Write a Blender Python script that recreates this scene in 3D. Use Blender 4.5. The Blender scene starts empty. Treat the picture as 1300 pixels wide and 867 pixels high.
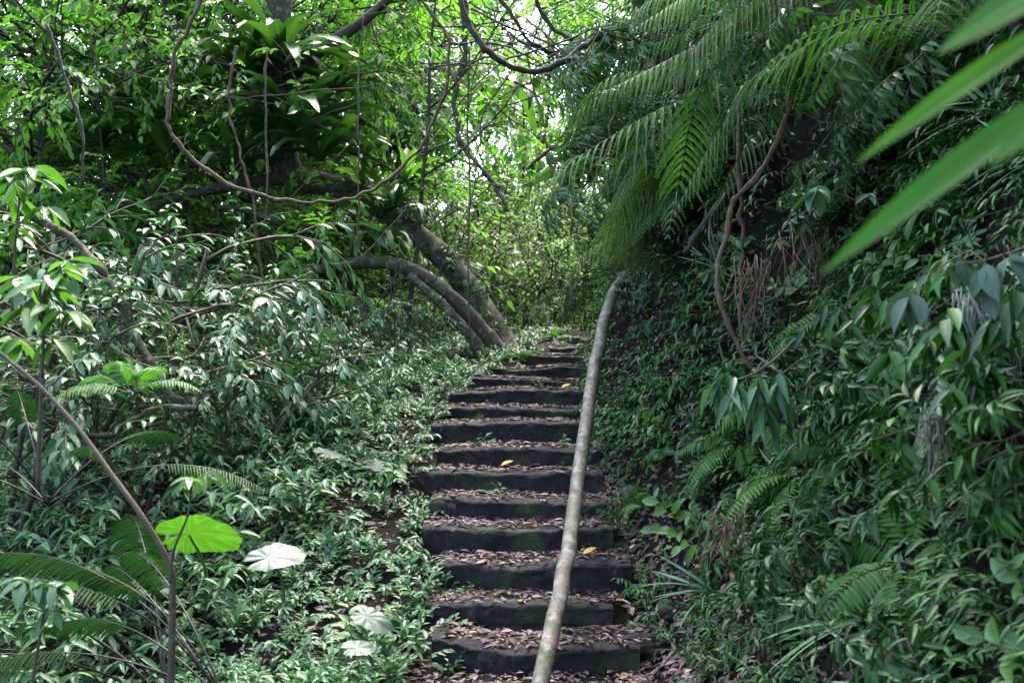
import bpy, math, random
import numpy as np
from mathutils import Vector, Matrix

R_ = math.radians
scene = bpy.context.scene
COL = scene.collection
F = 1263.9          # focal length in photo pixels (35 mm lens, 1300 px wide)
HOR = 485.0         # horizon row of the photo
EYE = 1.45


def W(px, py, D):
    """World point seen at photo pixel (px, py) at distance D along the view axis."""
    return np.array([(px - 650.0) * D / F, D, EYE - (py - HOR) * D / F])


def nrm(v):
    v = np.asarray(v, float)
    return v / (np.linalg.norm(v, axis=-1, keepdims=True) + 1e-9)


# ----------------------------------------------------------------------------
# value noise
# ----------------------------------------------------------------------------
_prm = np.random.RandomState(7).rand(64, 64, 64)


def vnoise(x, y, z=0.0):
    x, y, z = np.broadcast_arrays(np.asarray(x, float), np.asarray(y, float), np.asarray(z, float))
    xi, yi, zi = np.floor(x).astype(int), np.floor(y).astype(int), np.floor(z).astype(int)
    fx, fy, fz = x - xi, y - yi, z - zi
    fx, fy, fz = [f * f * (3 - 2 * f) for f in (fx, fy, fz)]
    g = lambda a, b, c: _prm[(xi + a) % 64, (yi + b) % 64, (zi + c) % 64]
    l = lambda a, b, t: a + (b - a) * t
    return l(l(l(g(0, 0, 0), g(1, 0, 0), fx), l(g(0, 1, 0), g(1, 1, 0), fx), fy),
             l(l(g(0, 0, 1), g(1, 0, 1), fx), l(g(0, 1, 1), g(1, 1, 1), fx), fy), fz) * 2 - 1


def fbm(x, y, z=0.0, o=3):
    s, a, t = 0, 1.0, 0
    for i in range(o):
        s = s + a * vnoise(np.asarray(x) * 2 ** i + 11.3 * i, np.asarray(y) * 2 ** i + 5.1 * i, np.asarray(z) * 2 ** i)
        t += a
        a *= .5
    return s / t


# ----------------------------------------------------------------------------
# mesh builder
# ----------------------------------------------------------------------------
class MB:
    def __init__(s):
        s.v, s.ls, s.lt, s.lv, s.r, s.u, s.m = [], [], [], [], [], [], []
        s.n = 0
        s.nl = 0

    def add(s, v, faces_by_k, rnd=0.5, lu=None, mat=0):
        """faces_by_k: list of int arrays (nf, k)."""
        v = np.asarray(v, float).reshape(-1, 3)
        s.v.append(v)
        s.r.append(np.broadcast_to(np.asarray(rnd, float), (len(v),)))
        s.u.append(np.zeros((len(v), 3)) if lu is None else lu)
        for f in faces_by_k:
            f = np.asarray(f, int)
            if len(f) == 0:
                continue
            k = f.shape[1]
            s.lv.append((f + s.n).ravel())
            s.ls.append(s.nl + np.arange(len(f)) * k)
            s.lt.append(np.full(len(f), k))
            s.m.append(np.full(len(f), mat))
            s.nl += f.size
        s.n += len(v)

    def mesh(s, name, mats, smooth=True):
        me = bpy.data.meshes.new(name)
        v = np.concatenate(s.v)
        lv = np.concatenate(s.lv)
        ls = np.concatenate(s.ls)
        lt = np.concatenate(s.lt)
        me.vertices.add(len(v))
        me.vertices.foreach_set('co', v.astype(np.float32).ravel())
        me.loops.add(len(lv))
        me.loops.foreach_set('vertex_index', lv.astype(np.int32))
        me.polygons.add(len(ls))
        me.polygons.foreach_set('loop_start', ls.astype(np.int32))
        me.polygons.foreach_set('loop_total', lt.astype(np.int32))
        me.polygons.foreach_set('material_index', np.concatenate(s.m).astype(np.int32))
        me.polygons.foreach_set('use_smooth', np.full(len(ls), smooth, dtype=bool))
        a = me.attributes.new('rnd', 'FLOAT', 'POINT')
        a.data.foreach_set('value', np.concatenate(s.r).astype(np.float32))
        a = me.attributes.new('lu', 'FLOAT_VECTOR', 'POINT')
        a.data.foreach_set('vector', np.concatenate(s.u).astype(np.float32).ravel())
        me.update(calc_edges=True)
        me.validate()
        for m in (mats if isinstance(mats, (list, tuple)) else [mats]):
            me.materials.append(m)
        return me


def ob(name, me, parent=None, loc=None):
    o = bpy.data.objects.new(name, me)
    COL.objects.link(o)
    if parent is not None:
        o.parent = parent
    if loc is not None:
        o.location = loc
    return o


def empty(name, loc=(0, 0, 0)):
    o = bpy.data.objects.new(name, None)
    o.empty_display_size = .1
    COL.objects.link(o)
    o.location = loc
    return o


def tag(o, label, cat, group=None, kind=None):
    if label:
        o['label'] = label
    if cat:
        o['category'] = cat
    if group:
        o['group'] = group
    if kind:
        o['kind'] = kind
    return o


def dup(root):
    r = root.copy()
    COL.objects.link(r)
    for ch in root.children:
        c = ch.copy()
        COL.objects.link(c)
        c.parent = r
        for g in ch.children:
            d = g.copy()
            COL.objects.link(d)
            d.parent = c
    return r


# ----------------------------------------------------------------------------
# curves, tubes, leaves
# ----------------------------------------------------------------------------
def spline(P, n=8):
    P = np.asarray(P, float)
    Q = np.vstack([2 * P[0] - P[1], P, 2 * P[-1] - P[-2]])
    out = []
    for i in range(1, len(Q) - 2):
        p0, p1, p2, p3 = Q[i - 1], Q[i], Q[i + 1], Q[i + 2]
        for t in np.linspace(0, 1, n, endpoint=False):
            out.append(.5 * ((2 * p1) + (-p0 + p2) * t + (2 * p0 - 5 * p1 + 4 * p2 - p3) * t * t + (-p0 + 3 * p1 - 3 * p2 + p3) * t ** 3))
    out.append(P[-1])
    return np.array(out)


def tube(mb, P, rad, sides=8, mat=0, bump=0.0, seed=0.0, rnd=.5):
    P = np.asarray(P, float)
    n = len(P)
    rad = np.broadcast_to(np.asarray(rad, float), (n,))
    T = nrm(np.gradient(P, axis=0))
    ref = np.array([0, 0, 1.0]) if abs(T[0][2]) < .9 else np.array([1.0, 0, 0])
    U = nrm(np.cross(T[0], ref))
    Us = []
    for i in range(n):
        U = nrm(U - T[i] * np.dot(U, T[i]))
        Us.append(U)
    Us = np.array(Us)
    Vs = np.cross(T, Us)
    a = np.linspace(0, 2 * math.pi, sides, endpoint=False)
    ring = np.cos(a)[None, :, None] * Us[:, None] + np.sin(a)[None, :, None] * Vs[:, None]
    r = rad[:, None] * np.ones((1, sides))
    if bump:
        q = P[:, None] + ring * rad[:, None, None]
        s_ = 1.0 / max(rad.max(), .004)
        r = r * (1 + bump * fbm(q[..., 0] * s_ * .9 + seed, q[..., 1] * s_ * .9, q[..., 2] * s_ * .6, 3))
    v = P[:, None] + ring * r[..., None]
    seg = np.linalg.norm(np.diff(P, axis=0), axis=1)
    al = np.concatenate([[0], np.cumsum(seg)])
    lu = np.zeros((n, sides, 3))
    lu[..., 0] = al[:, None]
    lu[..., 1] = a[None]
    i, j = np.meshgrid(np.arange(n - 1), np.arange(sides), indexing='ij')
    i, j = i.ravel(), j.ravel()
    k = (j + 1) % sides
    q = np.stack([i * sides + j, i * sides + k, (i + 1) * sides + k, (i + 1) * sides + j], 1)
    v = np.vstack([v.reshape(-1, 3), P[:1], P[-1:]])
    lu = np.vstack([lu.reshape(-1, 3), [[0, 0, 0]], [[al[-1], 0, 0]]])
    jj = np.arange(sides)
    c0 = np.stack([np.full(sides, n * sides), (jj + 1) % sides, jj], 1)
    c1 = np.stack([np.full(sides, n * sides + 1), (n - 1) * sides + jj, (n - 1) * sides + (jj + 1) % sides], 1)
    mb.add(v, [q, np.vstack([c0, c1])], rnd=rnd, lu=lu, mat=mat)


def leaf_tpl(ns=4, peak=.38, sharp=1.0, fold=.18, droop=.12, curl=.0, stalk=.0):
    """Leaf in (along, across, up); length 1, max half width .5."""
    u = np.linspace(0, 1, ns + 1)
    w = np.where(u < peak, np.sin(.5 * math.pi * np.clip(u / peak, 0, 1)) ** .8, np.cos(.5 * math.pi * np.clip((u - peak) / (1 - peak), 0, 1)) ** sharp) * .5
    v, uv = [], []
    mid, lo, hi = [], [], []
    for i, (a, b) in enumerate(zip(u, w)):
        z = -droop * a * a
        mid.append(len(v)); v.append((stalk + a * (1 - stalk), 0, z)); uv.append((a, 0, 0))
        if 0 < i < ns:
            lo.append(len(v)); v.append((stalk + a * (1 - stalk), -b, z + fold * b)); uv.append((a, -b * 2, 0))
            hi.append(len(v)); v.append((stalk + a * (1 - stalk), b, z + fold * b)); uv.append((a, b * 2, 0))
    tri, quad = [], []
    for E, s in ((lo, 1), (hi, -1)):
        t = [(mid[0], E[0], mid[1])]
        q = [(mid[i], E[i - 1], E[i], mid[i + 1]) for i in range(1, ns - 1)]
        e = [(mid[ns - 1], E[-1], mid[ns])]
        for f in t + e:
            tri.append(f[::s])
        for f in q:
            quad.append(f[::s])
    return np.array(v, float), np.array(uv, float), np.array(tri, int).reshape(-1, 3), np.array(quad, int).reshape(-1, 4)


LANCE = leaf_tpl(5, .34, 1.1, .22, .16)
OVATE = leaf_tpl(4, .38, .9, .2, .14)
BROAD = leaf_tpl(5, .42, .8, .22, .2)
FAR = leaf_tpl(3, .42, .9, .25, .15)
TINY = leaf_tpl(2, .45, .9, .2, .1)
DRY = leaf_tpl(4, .45, .9, .14, .08)
STRAP = leaf_tpl(8, .5, .7, .02, .45)


def scatter(mb, tpl, O, T, N, L, Wd, rnd, mat=0):
    O, T, N = np.asarray(O, float), nrm(T), np.asarray(N, float)
    n = len(O)
    if n == 0:
        return
    L = np.broadcast_to(np.asarray(L, float), (n,))
    Wd = np.broadcast_to(np.asarray(Wd, float), (n,))
    N = nrm(N - T * np.sum(N * T, 1, keepdims=True))
    B = np.cross(N, T)
    tv, tu, tri, quad = tpl
    v = (O[:, None] + T[:, None] * (tv[None, :, 0:1] * L[:, None, None]) + B[:, None] * (tv[None, :, 1:2] * Wd[:, None, None])
         + N[:, None] * (tv[None, :, 2:3] * L[:, None, None]))
    k = len(tv)
    off = (np.arange(n) * k)[:, None, None]
    mb.add(v.reshape(-1, 3), [(tri[None] + off).reshape(-1, 3), (quad[None] + off).reshape(-1, 4)],
           rnd=np.repeat(np.broadcast_to(rnd, (n,)), k), lu=np.tile(tu, (n, 1)), mat=mat)


class Acc:
    def __init__(s):
        s.O, s.T, s.N, s.L, s.W, s.R = [], [], [], [], [], []

    def put(s, o, t, n, l, w, r):
        s.O.append(o); s.T.append(t); s.N.append(n); s.L.append(l); s.W.append(w); s.R.append(r)

    def flush(s, mb, tpl, mat=0):
        if s.O:
            scatter(mb, tpl, np.array(s.O), np.array(s.T), np.array(s.N), np.array(s.L), np.array(s.W), np.array(s.R), mat)


def twig_leaves(acc, P, n, L, ratio, rng, droop=.35, spread=1.0, t0=.1, up=1.0, tint=None):
    P = np.asarray(P)
    m = len(P) - 1
    base = rng.random() if tint is None else tint
    ph = rng.random() * 6.28
    for i in range(n):
        t = t0 + (1 - t0) * (i + .5) / n
        f = t * m
        k = min(int(f), m - 1)
        o = P[k] + (P[k + 1] - P[k]) * (f - k)
        d = nrm(P[k + 1] - P[k])
        side = np.cross(d, (0, 0, 1.0))
        if np.linalg.norm(side) < .2:
            side = np.array([math.cos(ph + i * 2.4), math.sin(ph + i * 2.4), 0])
        side = nrm(side) * (1 if i % 2 else -1)
        a = spread * (1 - .6 * t) + rng.gauss(0, .15)
        T = d * (math.cos(a) + .15) + side * math.sin(a) + np.array([rng.gauss(0, .15), rng.gauss(0, .15), -droop + rng.gauss(0, .2)])
        N = np.array([rng.gauss(0, .3), rng.gauss(0, .3), up])
        s = L * (.65 + .45 * math.sin(math.pi * min(1, .25 + t * .75))) * rng.uniform(.75, 1.2)
        acc.put(o, T, N, s, s * ratio * rng.uniform(.85, 1.15), min(1, max(0, base * .6 + rng.random() * .4)))


def wander(p, d, L, n, rng, wob=.2, trop=0.0):
    p, d = np.array(p, float), nrm(d)
    out = [p.copy()]
    for i in range(n):
        d = nrm(d + np.array([rng.gauss(0, wob), rng.gauss(0, wob), rng.gauss(0, wob) + trop]))
        p = p + d * (L / n)
        out.append(p.copy())
    return np.array(out)


def grow(rng, p, d, L, r, lvl, cfg, tubes, tips):
    n = cfg.get('seg', 6)
    P = wander(p, d, L, n, rng, cfg['wob'], cfg['trop'][lvl])
    tubes.append((P, np.linspace(r, r * .55, n + 1), lvl))
    if lvl == len(cfg['n']):
        tips.append(P)
        return
    cnt = cfg['n'][lvl]
    for i in range(cnt):
        t = cfg['t0'][lvl] + (1 - cfg['t0'][lvl]) * (i + rng.random()) / cnt
        f = t * n
        k = min(int(f), n - 1)
        q = P[k] + (P[k + 1] - P[k]) * (f - k)
        dd = nrm(P[k + 1] - P[k])
        az = rng.random() * 6.283
        s1 = nrm(np.cross(dd, [math.cos(az), math.sin(az), .3]))
        a = cfg['ang'][lvl] * rng.uniform(.7, 1.25)
        nd = dd * math.cos(a) + s1 * math.sin(a)
        nd = nrm(nd * np.array([1, 1, cfg.get('flat', 1)]))
        grow(rng, q, nd, L * cfg['ratio'][lvl] * rng.uniform(.7, 1.2), max(r * .55, .0022), lvl + 1, cfg, tubes, tips)


# ----------------------------------------------------------------------------
# materials
# ----------------------------------------------------------------------------
def newmat(name):
    m = bpy.data.materials.new(name)
    m.use_nodes = True
    nt = m.node_tree
    for n in list(nt.nodes):
        nt.nodes.remove(n)
    return m, nt, nt.nodes, nt.links


def ramp(N, stops):
    r = N.new('ShaderNodeValToRGB')
    e = r.color_ramp.elements
    while len(e) < len(stops):
        e.new(.5)
    for i, (p, c) in enumerate(stops):
        e[i].position = p
        e[i].color = (c[0], c[1], c[2], 1)
    return r


def noise(N, scale, detail=4, rough=.6):
    n = N.new('ShaderNodeTexNoise')
    n.inputs['Scale'].default_value = scale
    n.inputs['Detail'].default_value = detail
    n.inputs['Roughness'].default_value = rough
    return n


def math_(N, Lk, op, a, b=None, clamp=False):
    n = N.new('ShaderNodeMath')
    n.operation = op
    n.use_clamp = clamp
    for i, x in enumerate((a, b)):
        if x is None:
            continue
        if isinstance(x, (int, float)):
            n.inputs[i].default_value = x
        else:
            Lk.new(x, n.inputs[i])
    return n.outputs[0]


def mix_(N, Lk, fac, a, b, mode='MIX'):
    n = N.new('ShaderNodeMix')
    n.data_type = 'RGBA'
    n.blend_type = mode
    for s, x in ((n.inputs[0], fac), (n.inputs[6], a), (n.inputs[7], b)):
        if isinstance(x, (int, float)):
            s.default_value = x
        elif isinstance(x, tuple):
            s.default_value = (*x, 1)
        else:
            Lk.new(x, s)
    return n.outputs[2]


def leaf_mat(name, c0, c1, c2, rough=.38, trans=.35, spec=.5, vein=.35, tcol=(1.15, 1.35, .55), nveins=9):
    """Leaf: per-leaf tint c0..c1..c2, pale midrib and side veins, sheen, light through the blade."""
    m, nt, N, Lk = newmat(name)
    out = N.new('ShaderNodeOutputMaterial')
    at = N.new('ShaderNodeAttribute'); at.attribute_name = 'rnd'
    oi = N.new('ShaderNodeObjectInfo')
    f = math_(N, Lk, 'ADD', math_(N, Lk, 'MULTIPLY', at.outputs['Fac'], .7), math_(N, Lk, 'MULTIPLY', oi.outputs['Random'], .3))
    cr = ramp(N, [(0.1, c0), (.5, c1), (.92, c2)])
    Lk.new(f, cr.inputs[0])
    lu = N.new('ShaderNodeAttribute'); lu.attribute_name = 'lu'
    sp = N.new('ShaderNodeSeparateXYZ'); Lk.new(lu.outputs['Vector'], sp.inputs[0])
    av = math_(N, Lk, 'ABSOLUTE', sp.outputs[1])
    mid = math_(N, Lk, 'SUBTRACT', 1.0, math_(N, Lk, 'MULTIPLY', av, 9.0), True)
    w = math_(N, Lk, 'SUBTRACT', sp.outputs[0], math_(N, Lk, 'MULTIPLY', av, .28))
    sv = math_(N, Lk, 'SINE', math_(N, Lk, 'MULTIPLY', w, nveins * 6.283))
    sv = math_(N, Lk, 'MULTIPLY', math_(N, Lk, 'SUBTRACT', sv, .72, True), 1.6)
    vn = math_(N, Lk, 'MULTIPLY', math_(N, Lk, 'MAXIMUM', mid, sv), vein)
    tc = N.new('ShaderNodeTexCoord')
    nz = noise(N, 14, 3)
    Lk.new(tc.outputs['Object'], nz.inputs['Vector'])
    dk = math_(N, Lk, 'ADD', .72, math_(N, Lk, 'MULTIPLY', nz.outputs[0], .55))
    base = mix_(N, Lk, 1.0, cr.outputs[0], dk, 'MULTIPLY')
    base = mix_(N, Lk, vn, base, (c2[0] * 1.5 + .02, c2[1] * 1.25 + .03, c2[2] * 1.5 + .02))
    p = N.new('ShaderNodeBsdfPrincipled')
    Lk.new(base, p.inputs['Base Color'])
    p.inputs['Roughness'].default_value = rough
    Lk.new(math_(N, Lk, 'ADD', rough - .08, math_(N, Lk, 'MULTIPLY', at.outputs['Fac'], .16)), p.inputs['Roughness'])
    p.inputs['Specular IOR Level'].default_value = spec
    bp = N.new('ShaderNodeBump'); bp.inputs['Strength'].default_value = .35; bp.inputs['Distance'].default_value = .002
    Lk.new(math_(N, Lk, 'MAXIMUM', mid, sv), bp.inputs['Height'])
    Lk.new(bp.outputs[0], p.inputs['Normal'])
    t = N.new('ShaderNodeBsdfTranslucent')
    Lk.new(mix_(N, Lk, 1.0, base, tcol, 'MULTIPLY'), t.inputs['Color'])
    mx = N.new('ShaderNodeMixShader'); mx.inputs[0].default_value = trans
    Lk.new(p.outputs[0], mx.inputs[1]); Lk.new(t.outputs[0], mx.inputs[2])
    Lk.new(mx.outputs[0], out.inputs[0])
    return m


def bark_mat(name, c0, c1, lichen=(.35, .37, .33), lich=.3, moss=(.05, .08, .02), mossamt=.3, rough=.85, scale=1.0, bumpd=.01, rings=0.0):
    m, nt, N, Lk = newmat(name)
    out = N.new('ShaderNodeOutputMaterial')
    tc = N.new('ShaderNodeTexCoord')
    n1 = noise(N, 22 * scale, 6, .65); Lk.new(tc.outputs['Object'], n1.inputs['Vector'])
    cr = ramp(N, [(.3, c0), (.7, c1)]); Lk.new(n1.outputs[0], cr.inputs[0])
    n2 = noise(N, 7 * scale, 5, .6); Lk.new(tc.outputs['Object'], n2.inputs['Vector'])
    l1 = ramp(N, [(.62 - .25 * lich, (0, 0, 0)), (.68 - .22 * lich, (1, 1, 1))]); Lk.new(n2.outputs[0], l1.inputs[0])
    n4 = noise(N, 60 * scale, 3, .6); Lk.new(tc.outputs['Object'], n4.inputs['Vector'])
    lf = math_(N, Lk, 'MULTIPLY', l1.outputs[0], math_(N, Lk, 'MULTIPLY', n4.outputs[0], 1.3, True))
    c = mix_(N, Lk, math_(N, Lk, 'MULTIPLY', lf, min(1, lich * 2)), cr.outputs[0], lichen)
    n3 = noise(N, 4.3 * scale, 5, .7); Lk.new(tc.outputs['Object'], n3.inputs['Vector'])
    m1 = ramp(N, [(.66 - .3 * mossamt, (0, 0, 0)), (.74 - .25 * mossamt, (1, 1, 1))]); Lk.new(n3.outputs[0], m1.inputs[0])
    c = mix_(N, Lk, math_(N, Lk, 'MULTIPLY', m1.outputs[0], min(1, mossamt * 2)), c, moss)
    h = math_(N, Lk, 'ADD', n1.outputs[0], math_(N, Lk, 'MULTIPLY', n2.outputs[0], .6))
    if rings:
        lu = N.new('ShaderNodeAttribute'); lu.attribute_name = 'lu'
        sp = N.new('ShaderNodeSeparateXYZ'); Lk.new(lu.outputs['Vector'], sp.inputs[0])
        ph = math_(N, Lk, 'ADD', math_(N, Lk, 'MULTIPLY', sp.outputs[0], rings), math_(N, Lk, 'MULTIPLY', n2.outputs[0], 5.0))
        rg = math_(N, Lk, 'POWER', math_(N, Lk, 'ABSOLUTE', math_(N, Lk, 'SINE', ph)), 9.0)
        c = mix_(N, Lk, math_(N, Lk, 'MULTIPLY', rg, math_(N, Lk, 'MULTIPLY', n1.outputs[0], .8)), c, (c0[0] * .5, c0[1] * .5, c0[2] * .45))
        h = math_(N, Lk, 'SUBTRACT', h, math_(N, Lk, 'MULTIPLY', rg, .5))
    p = N.new('ShaderNodeBsdfPrincipled')
    Lk.new(c, p.inputs['Base Color'])
    p.inputs['Roughness'].default_value = rough
    p.inputs['Specular IOR Level'].default_value = .3
    bp = N.new('ShaderNodeBump'); bp.inputs['Strength'].default_value = .8; bp.inputs['Distance'].default_value = bumpd
    Lk.new(h, bp.inputs['Height']); Lk.new(bp.outputs[0], p.inputs['Normal'])
    Lk.new(p.outputs[0], out.inputs[0])
    return m


def soil_mat():
    m, nt, N, Lk = newmat('forest_soil')
    out = N.new('ShaderNodeOutputMaterial')
    tc = N.new('ShaderNodeTexCoord')
    n1 = noise(N, 9, 8, .7); Lk.new(tc.outputs['Object'], n1.inputs['Vector'])
    cr = ramp(N, [(.3, (.005, .0035, .003)), (.55, (.013, .009, .008)), (.8, (.034, .023, .02))]); Lk.new(n1.outputs[0], cr.inputs[0])
    n2 = noise(N, 1.4, 5, .6); Lk.new(tc.outputs['Object'], n2.inputs['Vector'])
    mr = ramp(N, [(.48, (0, 0, 0)), (.6, (1, 1, 1))]); Lk.new(n2.outputs[0], mr.inputs[0])
    n3 = noise(N, 40, 4, .7); Lk.new(tc.outputs['Object'], n3.inputs['Vector'])
    mc = ramp(N, [(.3, (.004, .008, .002)), (.7, (.016, .03, .007))]); Lk.new(n3.outputs[0], mc.inputs[0])
    c = mix_(N, Lk, math_(N, Lk, 'MULTIPLY', mr.outputs[0], .7), cr.outputs[0], mc.outputs[0])
    p = N.new('ShaderNodeBsdfPrincipled')
    Lk.new(c, p.inputs['Base Color'])
    p.inputs['Roughness'].default_value = .95
    p.inputs['Specular IOR Level'].default_value = .08
    bp = N.new('ShaderNodeBump'); bp.inputs['Strength'].default_value = 1; bp.inputs['Distance'].default_value = .03
    Lk.new(math_(N, Lk, 'ADD', n1.outputs[0], math_(N, Lk, 'MULTIPLY', n3.outputs[0], .5)), bp.inputs['Height'])
    Lk.new(bp.outputs[0], p.inputs['Normal'])
    Lk.new(p.outputs[0], out.inputs[0])
    return m


def stone_mat():
    m, nt, N, Lk = newmat('wet_stone')
    out = N.new('ShaderNodeOutputMaterial')
    tc = N.new('ShaderNodeTexCoord')
    n1 = noise(N, 21, 8, .75); Lk.new(tc.outputs['Object'], n1.inputs['Vector'])
    cr = ramp(N, [(.3, (.006, .005, .0055)), (.52, (.018, .0148, .0165)), (.8, (.06, .051, .053))]); Lk.new(n1.outputs[0], cr.inputs[0])
    n2 = noise(N, 3.2, 6, .65); Lk.new(tc.outputs['Object'], n2.inputs['Vector'])
    mr = ramp(N, [(.52, (0, 0, 0)), (.66, (1, 1, 1))]); Lk.new(n2.outputs[0], mr.inputs[0])
    n3 = noise(N, 90, 3, .7); Lk.new(tc.outputs['Object'], n3.inputs['Vector'])
    mc = ramp(N, [(.3, (.015, .028, .008)), (.75, (.07, .10, .03))]); Lk.new(n3.outputs[0], mc.inputs[0])
    ge = N.new('ShaderNodeNewGeometry')
    c = mix_(N, Lk, math_(N, Lk, 'MULTIPLY', mr.outputs[0], .8), cr.outputs[0], mc.outputs[0])
    n5 = noise(N, 30, 3, .6); Lk.new(tc.outputs['Object'], n5.inputs['Vector'])
    sr = ramp(N, [(.66, (0, 0, 0)), (.72, (1, 1, 1))]); Lk.new(n5.outputs[0], sr.inputs[0])
    c = mix_(N, Lk, math_(N, Lk, 'MULTIPLY', sr.outputs[0], .3), c, (.13, .125, .11))
    p = N.new('ShaderNodeBsdfPrincipled')
    Lk.new(c, p.inputs['Base Color'])
    p.inputs['Roughness'].default_value = .72
    p.inputs['Specular IOR Level'].default_value = .3
    bp = N.new('ShaderNodeBump'); bp.inputs['Strength'].default_value = 1.0; bp.inputs['Distance'].default_value = .03
    Lk.new(math_(N, Lk, 'ADD', n1.outputs[0], math_(N, Lk, 'MULTIPLY', n3.outputs[0], .25)), bp.inputs['Height'])
    Lk.new(bp.outputs[0], p.inputs['Normal'])
    Lk.new(p.outputs[0], out.inputs[0])
    return m


def litter_mat(name, stops, rough=.6, trans=.12):
    m, nt, N, Lk = newmat(name)
    out = N.new('ShaderNodeOutputMaterial')
    at = N.new('ShaderNodeAttribute'); at.attribute_name = 'rnd'
    cr = ramp(N, stops); Lk.new(at.outputs['Fac'], cr.inputs[0])
    tc = N.new('ShaderNodeTexCoord')
    nz = noise(N, 45, 4, .7); Lk.new(tc.outputs['Object'], nz.inputs['Vector'])
    c = mix_(N, Lk, 1.0, cr.outputs[0], math_(N, Lk, 'ADD', .45, math_(N, Lk, 'MULTIPLY', nz.outputs[0], 1.1)), 'MULTIPLY')
    p = N.new('ShaderNodeBsdfPrincipled'); Lk.new(c, p.inputs['Base Color'])
    p.inputs['Roughness'].default_value = rough
    p.inputs['Specular IOR Level'].default_value = .4
    t = N.new('ShaderNodeBsdfTranslucent'); Lk.new(c, t.inputs[0])
    mx = N.new('ShaderNodeMixShader'); mx.inputs[0].default_value = trans
    Lk.new(p.outputs[0], mx.inputs[1]); Lk.new(t.outputs[0], mx.inputs[2]); Lk.new(mx.outputs[0], out.inputs[0])
    return m


M = dict(
    soil=soil_mat(), stone=stone_mat(),
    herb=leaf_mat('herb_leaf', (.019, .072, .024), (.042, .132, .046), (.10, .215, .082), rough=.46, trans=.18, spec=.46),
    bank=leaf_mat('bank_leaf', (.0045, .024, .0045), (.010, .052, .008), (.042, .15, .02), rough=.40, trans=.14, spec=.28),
    shrub=leaf_mat('shrub_leaf', (.017, .070, .027), (.036, .118, .046), (.08, .19, .076), rough=.48, trans=.2, spec=.48),
    canopy=leaf_mat('canopy_leaf', (.034, .12, .014), (.066, .19, .022), (.12, .27, .035), rough=.42, trans=.62),
    dark=leaf_mat('dark_leaf', (.012, .048, .010), (.022, .08, .012), (.045, .125, .018), rough=.38, trans=.3),
    bright=leaf_mat('clearing_leaf', (.07, .14, .05), (.11, .19, .075), (.16, .25, .11), rough=.42, trans=.5, vein=0, spec=.6),  # paler version of the far leaf; brightness of the clearing put into the colour
    blade=leaf_mat('blade_leaf', (.022, .10, .01), (.035, .14, .014), (.06, .19, .02), rough=.6, trans=.45, spec=.2, vein=.5, nveins=0),
    sapling=leaf_mat('sapling_leaf', (.028, .095, .014), (.05, .14, .02), (.085, .2, .03), rough=.36, trans=.35, spec=.55),
    lime=leaf_mat('lime_leaf', (.07, .17, .02), (.10, .22, .025), (.14, .27, .035), rough=.40, trans=.55),
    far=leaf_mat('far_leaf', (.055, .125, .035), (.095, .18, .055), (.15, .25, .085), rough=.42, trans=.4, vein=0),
    fern=leaf_mat('fern_leaf', (.020, .075, .012), (.04, .125, .02), (.07, .18, .03), rough=.55, trans=.4, vein=.0, spec=.3),
    dkfern=leaf_mat('dark_fern_leaf', (.008, .034, .008), (.015, .055, .011), (.03, .085, .016), rough=.6, trans=.22, vein=0, spec=.25),
    nest=leaf_mat('nest_fern_leaf', (.012, .042, .010), (.022, .07, .014), (.045, .11, .02), rough=.34, trans=.35, vein=.3, nveins=0),  # darkened green, stands in for the shade under the canopy
    taro=leaf_mat('taro_leaf', (.028, .095, .010), (.028, .095, .010), (.055, .15, .014), rough=.55, trans=.52, vein=.75, nveins=4),
    taro2=leaf_mat('taro_pale', (.03, .07, .04), (.035, .075, .045), (.05, .10, .055), rough=.52, trans=.12, vein=.7, nveins=4, spec=.45),
    stem=bark_mat('green_brown_stem', (.035, .028, .018), (.09, .075, .045), lich=.1, mossamt=.2, scale=3, bumpd=.002),
    gstem=bark_mat('green_stem', (.04, .07, .02), (.08, .11, .04), lich=.0, mossamt=.0, scale=3, bumpd=.001, rough=.5),
    rachis=bark_mat('dark_rachis', (.004, .0035, .003), (.013, .010, .008), lich=.0, mossamt=.0, scale=3, bumpd=.001, rough=.45),
    trunk=bark_mat('lichened_bark', (.018, .013, .009), (.07, .054, .038), lich=.30, lichen=(.24, .27, .21), mossamt=.5, bumpd=.035, scale=1.7),
    darkbark=bark_mat('dark_bark', (.016, .013, .010), (.05, .04, .03), lich=.12, mossamt=.35, bumpd=.02),
    liana=bark_mat('liana_bark', (.028, .017, .010), (.095, .062, .036), lich=.15, mossamt=.15, scale=2.5, bumpd=.004),
    redliana=bark_mat('red_liana_bark', (.042, .026, .017), (.13, .08, .05), lich=.12, mossamt=.1, scale=2.5, bumpd=.004),
    pole=bark_mat('rail_pole', (.055, .045, .033), (.165, .14, .108), lich=.42, lichen=(.25, .25, .22), moss=(.05, .075, .022), mossamt=.46, rough=.65, scale=2.2, bumpd=.006, rings=17),
    litter=litter_mat('dead_leaf', [(.0, (.018, .009, .011)), (.28, (.042, .022, .026)), (.52, (.09, .05, .057)), (.76, (.23, .16, .165)), (.84, (.21, .085, .035)), (.9, (.12, .06, .03)), (1, (.5, .31, .10))]),
    yellow=litter_mat('yellow_leaf', [(0, (.5, .33, .03)), (1, (.6, .42, .05))], trans=.3),
    dryroot=litter_mat('dry_root', [(0, (.045, .028, .02)), (.6, (.10, .062, .04)), (1, (.2, .13, .085))], rough=.85),
    palemoss=litter_mat('pale_moss', [(0, (.07, .09, .06)), (1, (.22, .25, .2))], rough=.9),
)

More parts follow.
